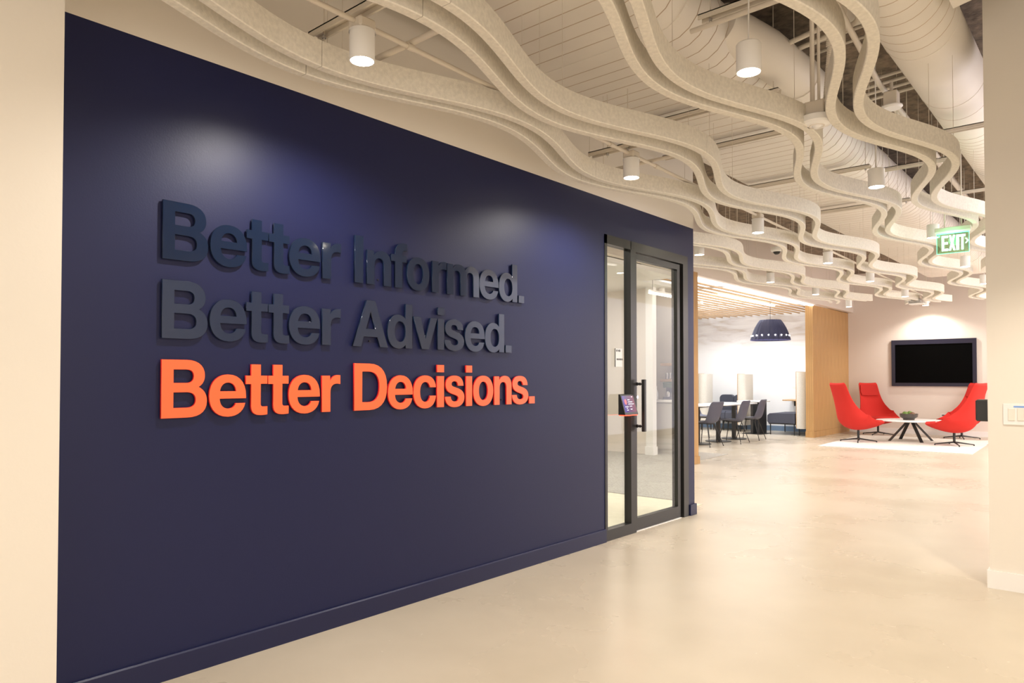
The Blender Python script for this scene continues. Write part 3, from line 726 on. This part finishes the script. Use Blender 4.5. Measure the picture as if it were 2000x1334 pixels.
t = thing('ceiling_projector', 'small grey device on a bracket beneath the far ribbons', 'projector', (-2.75, 13.9, 2.56))
obj('body', G().bbox(-.1, .1, -.1, .1, 0, .07, .01), 'steel', t)
obj('lower_plate', G().bbox(-.09, .14, -.12, .12, -.02, 0, .006), 'white_lamp', t)
obj('bracket', G().tube([(0, 0, .07), (0, 0, 1.19)], .012, 8), 'pipe', t)

# ------------------------------------------------------------------ ducts
def oval(x0, x1, z0, z1, n=9):
    r = (z1 - z0) / 2; zc = (z0 + z1) / 2; o = []
    for i in range(n + 1): a = -PI / 2 + PI * i / n; o.append((x1 - r + r * math.cos(a), zc + r * math.sin(a)))
    for i in range(n + 1): a = PI / 2 + PI * i / n; o.append((x0 + r + r * math.cos(a), zc + r * math.sin(a)))
    return o
def duct(name, label, ring, cuts, pitch, loc, slant=0, seamlabel=None):
    t = thing(name, label, 'duct', loc)
    cx_ = sum(p[0] for p in ring) / len(ring); cz = sum(p[1] for p in ring) / len(ring)
    def loop(y, s): return [(cx_ + (p[0] - cx_) * s, y + slant * (p[0] - cx_), cz + (p[1] - cz) * s) for p in ring]
    n = len(ring); gb_all = []
    for n_, (a, b) in enumerate(zip(cuts, cuts[1:])):
        g = G(); vs = []; mi = []; a += .012; b -= .012
        k = max(1, round((b - a) / (pitch[n_] if isinstance(pitch, (list, tuple)) else pitch))); d = (b - a) / k; gr = .004; ys = [(a, 1)]
        for i in range(1, k): ys += [(a + i * d - gr, 1), (a + i * d - gr * .4, .991), (a + i * d + gr * .4, .991), (a + i * d + gr, 1)]
        ys.append((b, 1)); mats = []
        for (y, s) in ys: vs += loop(y, s)
        fs = []
        for i in range(len(ys) - 1):
            dk = 1 if (ys[i][1] < 1 or ys[i + 1][1] < 1) else 0
            for q in range(n): fs.append((i * n + q, i * n + (q + 1) % n, (i + 1) * n + (q + 1) % n, (i + 1) * n + q)); mats.append(dk)
        g.v = vs; g.f = fs + [tuple(range(n))[::-1], tuple(range((len(ys) - 1) * n, len(ys) * n))]; g.m = mats + [0, 0]
        obj('duct_section', g, ['duct', 'seam'], t, True, world=True)
    for c in cuts[1:-1]:
        g = G(); vs = loop(c - .014, 1.012) + loop(c + .014, 1.012)
        fs = [(q, (q + 1) % n, n + (q + 1) % n, n + q) for q in range(n)] + [tuple(range(n))[::-1], tuple(range(n, 2 * n))]
        obj('duct_collar', g.add(vs, fs), 'duct', t, world=True)
    return t
duct('flat_oval_duct', 'wide flat oval duct with ribbed seams running along the navy wall', oval(-3.01, -1.78, 3.20, 3.62), [.9, 2.1, 3.56, 5.05, 6.38, 7.9, 9.4, 10.9, 12.4, 14, 15.6], .125, (-2.4, 3, 3.2))
def circ(cx_, cz, r, n=36): return [(cx_ + r * math.cos(2 * PI * k / n), cz + r * math.sin(2 * PI * k / n)) for k in range(n)]
duct('round_duct', 'large round spiral duct beside the right column', circ(-.94, 3.44, .215), [1.5, 3.0, 4.95, 6.0, 6.9, 8.3, 10, 11.8, 13.6], (.14, .14, 3, .3, .1, .1, .1, .1), (-.94, 3, 3.2))
# branch duct off the flat oval duct
t = thing('branch_duct', 'round branch duct stub leaving the flat oval duct behind the first corded lamp', 'duct', (-1.55, 4.35, 3.2))
obj('duct_section', G().tube([(-1.86, 4.1, 3.42), (-1.74, 4.5, 3.36), (-1.70, 5.0, 3.34), (-1.70, 5.35, 3.34)], [.13, .14, .14, .14], 24), 'duct', t, True, world=True)
obj('duct_collar', G().tube([(-1.70, 5.0, 3.34), (-1.70, 5.04, 3.34)], .148, 24), 'duct', t, True, world=True)
obj('damper_handle', G().box(-1.60, -1.50, 5.1, 5.14, 3.16, 3.17), 'steel', t, world=True)
t = thing('rectangular_duct', 'rectangular painted duct panel meeting the round duct near the frame top', 'duct', (-1.35, 4.2, 3.5))
obj('duct_section', G().bbox(-1.42, -1.165, 3.2, 4.75, 3.46, 3.74, .004), 'duct', t, world=True)
t = thing('rectangular_duct', 'slanted painted duct panel between the round duct and right column', 'duct', (-.5, 4.2, 3.3))
obj('duct_section', G().prism([(-.70, 3.30), (-.45, 3.35), (-.45, 3.74), (-.76, 3.74)], 1, 3.4, 4.55), 'duct', t, world=True)

# ------------------------------------------------------------------ exit sign
ex = thing('exit_sign', 'green lit EXIT sign with right arrow on clear panel under a grey housing', 'exit sign', (-1.27, 7.30, 2.365))
obj('housing', G().bbox(-.012, .262, -.030, .035, .19, .228, .003), 'pipe', ex)
obj('housing_rail', G().box(-.005, .255, -.015, .02, .178, .19), 'white_lamp', ex)
pn = obj('clear_panel', G().box(0, .245, -.003, .003, .0, .178), 'acrylic', ex)
g = G(); g.box(-.002, .001, -.004, .004, .0, .178); g.box(.244, .247, -.004, .004, 0, .178); g.box(-.002, .247, -.004, .004, -.002, .001); g.box(0, .247, -.004, .004, .172, .178)
obj('glowing_edge', g, 'exitedge', ex)
for ch, x0, ww in (('E', .038, .050), ('X', .093, .050), ('I', .150, .020), ('T', .173, .046)):
    me = glyph_mesh(ch, ww, .135, .003, .0002); me.materials.clear(); me.materials.append(M['exit'])
    o = bpy.data.objects.new('letter', me); S.collection.objects.link(o); o.parent = ex; o.location = (x0, -.005, .022); o.rotation_euler = (PI / 2, 0, 0)
me = glyph_mesh('>', .026, .045, .003, .0002); me.materials.clear(); me.materials.append(M['exit'])
o = bpy.data.objects.new('arrow', me); S.collection.objects.link(o); o.parent = ex; o.location = (.216, -.005, .075); o.rotation_euler = (PI / 2, 0, 0)
obj('test_button', G().tube([(.018, -.006, .155), (.018, -.003, .155)], .008, 12), 'exitedge', ex)
obj('hanger_rod', G().tube([(.06, 0, .228), (.06, 0, 1.38)], .005, 8), 'pipe', ex)
obj('hanger_rod', G().tube([(.19, 0, .228), (.19, 0, .905)], .005, 8), 'pipe', ex)
gl_ = bpy.data.lights.new('exit_glow', 'POINT'); gl_.energy = .9; gl_.color = (.15, 1, .45); gl_.shadow_soft_size = .05
o = bpy.data.objects.new('exit_glow', gl_); S.collection.objects.link(o); o.parent = ex; o.location = (.12, -.07, .12)

# ------------------------------------------------------------------ column fittings
t = thing('light_switch', 'white triple light switch plate with blue label on the right column', 'light switch', (-.558, RY, .978))
obj('plate', G().bbox(0, .17, -.008, 0, 0, .125, .002), 'white', t)
for k in range(3): obj('rocker', G().bbox(.024 + k * .045, .058 + k * .045, -.013, -.006, .026, .098, .002), 'cream', t)
obj('label_strip', G().box(.052, .125, -.0095, -.008, .103, .113), 'bluelbl', t)
t = thing('wall_box', 'black box fitting fixed to the hidden side of the right column', 'wall fitting', (RX, RY + .16, .985))
obj('body', G().bbox(-.085, 0, 0, .14, 0, .135, .008), 'black', t)

# ------------------------------------------------------------------ lounge: screen, rug, chairs, table
t = thing('wall_screen', 'large black wall screen in a navy frame above the red chairs', 'screen', (-4.10, FY, 1.085))
g = G(); W_, H_, b_ = 1.66, 1.05, .075
g.box(0, b_, -.05, 0, 0, H_); g.box(W_ - b_, W_, -.05, 0, 0, H_); g.box(b_, W_ - b_, -.05, 0, 0, b_); g.box(b_, W_ - b_, -.05, 0, H_ - b_ - .03, H_)
obj('bezel', g, 'tvframe', t)
obj('display', G().box(b_, W_ - b_, -.03, 0, b_, H_ - b_ - .03), 'screen', t)
tag(obj('lounge_rug', G().prism([(-4.35, 13.72), (-1.95, 13.9), (-2.05, 17.06), (-4.45, 17.0)], 2, 0, .012), 'rug'), 'cream rectangular rug beneath the red chairs and low table', 'rug')
t = thing('wall_socket', 'small white socket plate low on the wall below the screen', 'socket', (-3.14, FY, .40))
obj('plate', G().bbox(0, .12, -.006, 0, 0, .08, .002), 'white', t)
obj('socket_slot', G().box(.03, .09, -.008, -.006, .03, .055), 'ink', t)

def interp(tab, u):
    n = len(tab) - 1; f = u * n; i = min(int(f), n - 1); f -= i
    p = [tab[max(i - 1, 0)], tab[i], tab[i + 1], tab[min(i + 2, n)]]
    def cr(a, b, c, d): return .5 * ((2 * b) + (-a + c) * f + (2 * a - 5 * b + 4 * c - d) * f * f + (-a + 3 * b - 3 * c + d) * f ** 3)
    return [cr(*q) for q in zip(*p)]
def shell(tab, nu, nv, thick, power=2.2):
    """tab rows: x, z, halfwidth, curl ; returns closed shell mesh facing +X"""
    g = G(); top = []; bot = []
    for j in range(nv + 1):
        v = j / nv; x, z, hw, cu = interp(tab, v); x2, z2, _, _ = interp(tab, min(v + .01, 1)); x1, z1, _, _ = interp(tab, max(v - .01, 0))
        tx, tz = x2 - x1, z2 - z1; l = math.hypot(tx, tz) or 1; nx_, nz_ = tz / l, -tx / l      # points up / forward
        for i in range(nu + 1):
            u = -1 + 2 * i / nu; c = cu * abs(u) ** power
            px, py, pz = x + nx_ * c, hw * u * (1 - .10 * (cu / .25) * abs(u) ** 4), z + nz_ * c
            top.append((px, py, pz)); th = thick * (1 - .75 * abs(u) ** 8)
            e = min(v, 1 - v); th *= min(1, .35 + e * 12)
            bot.append((px - nx_ * th, py * (1 + .02), pz - nz_ * th))
    n = nu + 1; vs = top + bot; B = len(top); fs = []
    for j in range(nv):
        for i in range(nu):
            a = j * n + i; fs.append((a, a + 1, a + n + 1, a + n)); fs.append((B + a, B + a + n, B + a + n + 1, B + a + 1))
    for j in range(nv):
        for i in (0, nu): a = j * n + i; fs.append((a, a + n, B + a + n, B + a))
    for i in range(nu):
        for j in (0, nv): a = j * n + i; fs.append((a, a + 1, B + a + 1, B + a))
    return g.add(vs, fs)

def lounge_chair(label, loc, rz):
    t = thing('lounge_chair', label, 'armchair', loc, rz, 'red high-back lounge chairs')
    # x, z, halfwidth, curl
    tab = [(.42, .425, .17, .0), (.36, .385, .30, .02), (.24, .325, .375, .09), (.08, .285, .41, .17), (-.08, .28, .42, .235),
           (-.22, .325, .415, .26), (-.31, .42, .39, .24), (-.365, .56, .325, .19), (-.40, .72, .262, .11), (-.435, .88, .228, .06), (-.475, 1.02, .215, .04), (-.51, 1.12, .205, .03), (-.525, 1.155, .18, .025)]
    obj('shell', shell(tab, 16, 40, .045), 'red', t, True)
    g = G(); pts = []
    for k in range(28):
        th = 2 * PI * k / 28; c, s_ = math.cos(th), math.sin(th)
        pts.append((.09 + .30 * math.copysign(abs(c) ** .75, c), .31 * math.copysign(abs(s_) ** .75, s_)))
    vs = []
    for (sc_, z) in ((.90, .315), (1.0, .345), (1.0, .375), (.93, .405), (.6, .412)): vs += [(.09 + (p[0] - .09) * sc_, p[1] * sc_, z + .02 * (p[0])) for p in pts]
    fs = []
    for i in range(4):
        for k in range(28): fs.append((i * 28 + k, i * 28 + (k + 1) % 28, (i + 1) * 28 + (k + 1) % 28, (i + 1) * 28 + k))
    fs += [tuple(range(28))[::-1], tuple(range(112, 140))]
    obj('seat_cushion', g.add(vs, fs), 'red2', t, True)
    obj('headrest', shell([(-.395, .87, .185, .03), (-.42, .94, .20, .03), (-.445, 1.01, .195, .03), (-.475, 1.09, .18, .025), (-.485, 1.11, .17, .02)], 10, 12, .035), 'red2', t, True)
    b = obj('swivel_base', G().tube([(0, 0, .045), (0, 0, .25)], .022, 14).lathe([(.05, .235), (.09, .245), (.09, .255), (.05, .262)], 20), 'black', t, True)
    for k in range(4):
        a = PI / 4 + k * PI / 2; c, s_ = math.cos(a), math.sin(a); g = G()
        g.tube([(0, 0, .062), (.10 * c, .10 * s_, .050), (.32 * c, .32 * s_, .022)], [.017, .014, .009], 8)
        g.tube([(.32 * c, .32 * s_, 0), (.32 * c, .32 * s_, .024)], .012, 8)
        obj('leg', g, 'black', t, True)
    return t
def face(x, y, tx, ty): return math.atan2(ty - y, tx - x)
ZR = .012
A_ = lounge_chair('red high-back lounge chair on the left, turned away toward the low table', (-4.02, 15.12, ZR), math.radians(58))
dup(A_, (-4.22, 17.42, 0.0), math.radians(-52), 'red high-back lounge chair behind the low table on the left, facing the camera')
dup(A_, (-2.44, 15.42, ZR), math.radians(158), 'red high-back lounge chair in front on the right, its back hiding another chair')
dup(A_, (-2.62, 17.42, 0.0), math.radians(-120), 'red high-back lounge chair behind on the right, partly hidden by chair and column')

t = thing('coffee_table', 'low round white-topped coffee table with four splayed black legs', 'coffee table', (-3.28, 16.0, ZR))
obj('tabletop', G().lathe([(.001, .395), (.60, .395), (.615, .402), (.615, .412), (.60, .418), (.001, .418)], 48), 'table', t, True)
obj('hub', G().lathe([(.001, .365), (.11, .365), (.13, .394), (.001, .394)], 24), 'black', t, True)
for k in range(4):
    a = math.radians(38) + k * PI / 2; c, s_ = math.cos(a), math.sin(a); g = G(); w_ = .028; h_ = .016
    vs = []
    for (r, z) in ((.06, .39), (.42, .0)):
        for (q, e) in ((-w_, -h_), (w_, -h_), (w_, h_), (-w_, h_)): vs.append((r * c - q * s_ + e * c, r * s_ + q * c + e * s_, z))
    obj('leg', g.add(vs, [(0, 3, 2, 1), (4, 5, 6, 7), (0, 1, 5, 4), (1, 2, 6, 5), (2, 3, 7, 6), (3, 0, 4, 7)]), 'black', t)
zt = ZR + .418
tb = (-3.30, 15.95)
t = thing('fruit_bowl', 'dark pewter footed bowl on the low round table', 'bowl', (tb[0], tb[1], zt))
obj('bowl', G().lathe([(.001, .0), (.10, .0), (.10, .018), (.11, .03), (.155, .062), (.165, .125), (.158, .125), (.148, .07), (.09, .04), (.001, .036)], 36, close=False), 'bowl', t, True)
for i, (dx, dy, dz, r, m, l) in enumerate([(-.055, -.045, .118, .056, 'fruit', 'green round fruit at the left in the bowl'), (.01, .045, .125, .056, 'fruit', 'green round fruit at the back of the bowl'),
                                           (.07, -.03, .112, .052, 'fruit2', 'brown round fruit at the right in the bowl'), (-.09, .05, .088, .045, 'fruit', 'green round fruit at the far left rim of the bowl')]):
    o = tag(obj('fruit', G().ball((0, 0, 0), r, 18, 12, .95), m, None, True), l, 'fruit', 'fruits in the pewter bowl'); o.location = (tb[0] + dx, tb[1] + dy, zt + dz)

# ------------------------------------------------------------------ dining alcove
def dining_chair(label, loc, rz):
    t = thing('dining_chair', label, 'chair', loc, rz, 'slate shell chairs at the white tables')
    tab = [(.225, .435, .17, .0), (.20, .452, .205, .004), (.10, .448, .225, .012), (-.02, .436, .232, .025), (-.13, .432, .232, .045), (-.195, .465, .230, .06), (-.225, .54, .236, .055),
           (-.245, .63, .235, .04), (-.265, .73, .238, .03), (-.285, .80, .225, .02), (-.292, .828, .175, .012)]
    obj('seat_shell', shell(tab, 12, 26, .014), 'slate', t, True)
    obj('frame', G().tube([(.13, -.13, .428), (.13, .13, .428)], .009, 8).tube([(-.12, -.13, .412), (-.12, .13, .412)], .009, 8).box(-.13, .14, -.02, .02, .405, .43), 'black', t)
    for (sx, sy) in ((1, 1), (1, -1), (-1, 1), (-1, -1)):
        g = G().tube([(.12 * sx, .12 * sy, .425), (.235 * sx - .01, .235 * sy, .008)], [.009, .0075], 8); g.tube([(.235 * sx - .01, .235 * sy, 0), (.235 * sx - .01, .235 * sy, .01)], .011, 8)
        obj('leg', g, 'black', t, True)
    return t
C_ = dining_chair('slate shell chair nearest the oak jamb, its back to the corridor', (-5.98, 12.45, 0), PI - .10)
dup(C_, (-5.86, 13.42, 0), PI + .05, 'slate shell chair in the middle of the near side of the white tables')
dup(C_, (-5.90, 14.38, 0), PI + .10, 'slate shell chair at the right end of the near side of tables')
dup(C_, (-6.92, 14.35, 0), .05, 'slate shell chair across the white table, facing the corridor')
dup(C_, (-6.88, 13.35, 0), -.1, 'slate shell chair across the white table, half hidden by the oak jamb')

def cafe_table(label, loc):
    t = thing('dining_table', label, 'table', loc, 0, 'square white dining tables')
    obj('tabletop', G().bbox(-.36, .36, -.36, .36, .725, .75, .006), 'table', t)
    obj('column', G().bbox(-.035, .035, -.035, .035, .012, .70, .004), 'black', t)
    obj('under_plate', G().bbox(-.14, .14, -.14, .14, .70, .725, .004), 'black', t)
    obj('base', G().lathe([(.001, .0), (.25, .0), (.255, .006), (.25, .014), (.04, .022), (.001, .022)], 36), 'black', t, True)
    return t
T_ = cafe_table('square white dining table nearest the oak jamb, cut off at its edge', (-6.25, 12.70, 0))
dup(T_, (-6.20, 13.50, 0), 0, 'square white dining table in the middle of the row')
dup(T_, (-6.22, 14.30, 0), 0, 'square white dining table at the far end of the row')

t = thing('dome_pendant', 'pleated navy dome pendant lamp with a ring of small bright bulbs', 'pendant lamp', (-5.46, 14.35, 2.035))
prof = [(.385, .0), (.372, .05), (.34, .15), (.30, .25), (.25, .34), (.205, .405), (.20, .41), (.20, .405), (.245, .335), (.295, .245), (.335, .145), (.367, .05), (.379, .0)]
obj('shade', G().lathe(prof, 96, close=False, pleat=.018, pn=24), mat('navy_shade', (0.020, 0.022, 0.060), .7), t, True)
obj('top_disc', G().lathe([(.001, .400), (.20, .400), (.20, .408), (.001, .408)], 32), 'black', t, True)
obj('cord', G().tube([(0, 0, .408), (0, 0, .86)], .004, 8), 'black', t)
for k in range(18):
    a = 2 * PI * k / 18 + .1
    obj('bulb', G().ball((.366 * math.cos(a), .366 * math.sin(a), .088), .0115, 10, 6), 'lens', t, True)
obj('rim', G().lathe([(.372, -.004), (.388, -.004), (.388, .004), (.372, .004)], 48, close=False), mat('indigo_rim', (0.10, 0.10, 0.32), .5), t, True)
l = bpy.data.lights.new('pendant_light', 'POINT'); l.energy = 12; l.color = NEUT; l.shadow_soft_size = .05
o = bpy.data.objects.new('pendant_light', l); S.collection.objects.link(o); o.parent = t; o.location = (0, 0, .2)

# booth seating against the mural wall
def bench(label, loc, rz, L_, back=False, grp='slate upholstered benches'):
    t = thing('booth_bench', label, 'bench', loc, rz, grp)
    g = G(); pf = [(-.30, .26), (.29, .26), (.315, .30), (.31, .43), (.26, .475), (-.30, .485)]
    obj('seat', G().prism(pf, 1, 0, L_), 'slatefab', t)
    obj('seat_rail', G().box(-.30, .29, .02, L_ - .02, .235, .26), 'black', t)
    for (x, y) in ((-.27, .05), (.26, .05), (-.27, L_ - .05), (.26, L_ - .05)):
        obj('leg', G().tube([(x, y, 0), (x, y, .24)], .012, 8), 'black', t)
    if back:
        g = G(); n = 12; pr_ = []
        for k in range(n + 1): a = PI / 2 * k / n; pr_.append((L_ / 2 - .10 + .10 * math.cos(a), .76 + .10 * math.sin(a)))
        pr_ = [(L_ / 2, .46)] + pr_; pr_ += [(-p[0], p[1]) for p in pr_[::-1]]
        obj('backrest', G().prism([(p[0] + L_ / 2, p[1]) for p in pr_], 0, -.32, -.20), 'slatefab', t)
    return t
bench('slate upholstered bench at the right of the alcove, beside the rounded felt panel', (-5.84, 16.95, 0), PI, 1.0)
bench('slate upholstered sofa bench with rounded back against the mural wall', (-7.74, 16.75, 0), -PI / 2, .36, True)
bench('second slate upholstered sofa bench against the mural wall, to the right of the first', (-7.37, 16.75, 0), -PI / 2, .34, True)

def felt_panel(label, loc, w_, d_, z1=1.40, z0=.16):
    t = thing('felt_panel', label, 'privacy panel', loc, 0, 'high felt privacy panels of the booths')
    pts = []
    n = 10
    for k in range(n + 1): a = PI + PI * k / n; pts.append((w_ / 2 + w_ / 2 * math.cos(a), w_ / 2 + w_ / 2 * math.sin(a)))
    pts += [(w_, d_), (0, d_)]
    obj('padded_wall', G().prism(pts, 2, z0, z1), 'beigefelt', t, True)
    obj('oak_edge', G().box(-.022, 0, w_ / 2, d_, z0, z1 + .01), 'woodslat', t)
    for (x, y) in ((.03, w_ / 2 + .05), (w_ - .03, d_ - .05)): obj('foot', G().tube([(x, y, 0), (x, y, z0)], .014, 8), 'black', t)
    return t
felt_panel('tall rounded felt panel at the right end of the alcove, next to the oak pier', (-5.50, 15.85, 0), .24, 1.2)
felt_panel('tall felt panel with dark edge behind the far dining chairs', (-6.98, 16.2, 0), .20, .5, 1.36)
felt_panel('tall felt panel at the left of the alcove, second from the oak jamb', (-7.98, 16.2, 0), .22, .4, 1.37)
felt_panel('tall felt panel at the far left of the alcove, touching the oak jamb in view', (-8.36, 16.2, 0), .18, .4, 1.37)
t = thing('booth_table', 'white booth table on two black slab supports in front of the mural wall', 'table', (-6.75, 15.72, 0))
obj('tabletop', G().bbox(-.02, .52, 0, .62, .725, .75, .005), 'table', t)
obj('slab_support', G().bbox(.28, .34, .06, .50, .012, .725, .003), 'black', t)
obj('slab_support', G().bbox(.44, .48, .06, .50, .012, .725, .003), 'black', t)
obj('base', G().bbox(.10, .55, .0, .56, 0, .012, .002), 'black', t)
t = thing('wall_ledge', 'thin wooden ledge table beside the right bench', 'shelf', (-5.95, 16.6, .74))
obj('ledge', G().bbox(-.10, .44, 0, .58, 0, .03, .004), 'woodslat', t)
obj('bracket', G().box(.1, .13, .2, .58, -.12, 0), 'black', t)
t = thing('wall_socket', 'tiny socket plate on the mural wall above the ledge', 'socket', (-6.02, 17.2, 1.02))
obj('plate', G().bbox(0, .08, -.006, 0, 0, .05, .002), 'white', t)
t = thing('ceiling_sprinkler', 'small white device under the oak slats of the alcove', 'smoke detector', (-6.42, 13.2, 2.74))
obj('body', G().lathe([(.001, 0), (.045, .0), (.055, .02), (.05, .06), (.001, .06)], 24), 'white_lamp', t, True)
t = thing('ceiling_sprinkler', 'small warm white device under the slats by the oak jamb', 'smoke detector', (-5.85, 10.6, 2.68))
obj('body', G().lathe([(.001, 0), (.045, .0), (.055, .02), (.05, .08), (.001, .08)], 24), 'white_lamp', t, True)

# ------------------------------------------------------------------ pantry seen through the glass
KX0, KX1 = -7.2, -5.68
t = thing('base_cabinet', 'greige pantry base cabinet seen through the glass door', 'cabinet', (KX0, 10.66, 0))
obj('carcass', G().box(0, KX1 - KX0, .02, .57, .0, .86), 'cab', t)
for k in range(3): obj('cabinet_door', G().bbox(.01 + k * .505, .50 + k * .505, 0, .02, .08, .84, .003), 'cab', t)
tag(obj('worktop', G().bbox(KX0, KX1 + .02, 10.62, 11.23, .86, .90, .004), 'table'), 'white stone worktop on the pantry cabinet', 'worktop')
tag(obj('splashback', G().box(KX0, KX1, 11.235, 11.248, .90, 2.5), 'marble'), 'pale veined stone splashback behind the pantry shelves', 'splashback')
for z, l in ((1.20, 'lower oak pantry shelf carrying the glasses'), (1.475, 'upper oak pantry shelf, empty')):
    tag(obj('wall_shelf', G().bbox(-6.08, KX1, 10.95, 11.235, z, z + .045, .003), 'woodslat'), l, 'shelf', 'oak pantry shelves')
for k in range(6):
    o = tag(obj('drinking_glass', G().lathe([(.025, 0), (.032, .11), (.030, .11), (.023, .006), (.001, .006)], 16, close=False), 'steel', None, True),
            ['leftmost', 'second', 'third', 'fourth', 'fifth', 'rightmost'][k] + ' of six drinking glasses from the left on the lower pantry shelf', 'glass', 'row of glasses on the lower pantry shelf'); o.location = (-6.00 + k * .055, 11.05, 1.245)
t = thing('coffee_machine', 'grey coffee machine on the pantry worktop', 'coffee machine', (-5.98, 10.85, .90))
obj('base', G().bbox(0, .24, 0, .2, 0, .04, .004), 'slate', t); obj('tower', G().bbox(.0, .24, .12, .2, .04, .30, .004), 'slate', t)
obj('brew_head', G().bbox(.0, .24, 0, .2, .20, .30, .01), 'sage', t); obj('carafe', G().lathe([(.001, .04), (.045, .04), (.05, .10), (.03, .14), (.001, .14)], 16, (.07, .07, 0)), 'steel', t, True)
obj('carafe', G().lathe([(.001, .04), (.045, .04), (.05, .10), (.03, .14), (.001, .14)], 16, (.18, .07, 0)), 'steel', t, True)
t = thing('dispenser_jar', 'pale jar with a bulbous top on the pantry worktop', 'jar', (-6.12, 10.85, .90))
obj('jar', G().lathe([(.001, 0), (.05, 0), (.055, .10), (.03, .17), (.035, .22), (.001, .24)], 18), 'white', t, True)
t = thing('tap', 'curved chrome tap at the left end of the pantry worktop', 'tap', (-6.24, 10.9, .90))
obj('spout', G().tube([(0, 0, 0), (0, 0, .25), (.02, -.02, .32), (.06, -.06, .33), (.09, -.09, .27)], .014, 10), 'steel', t, True)
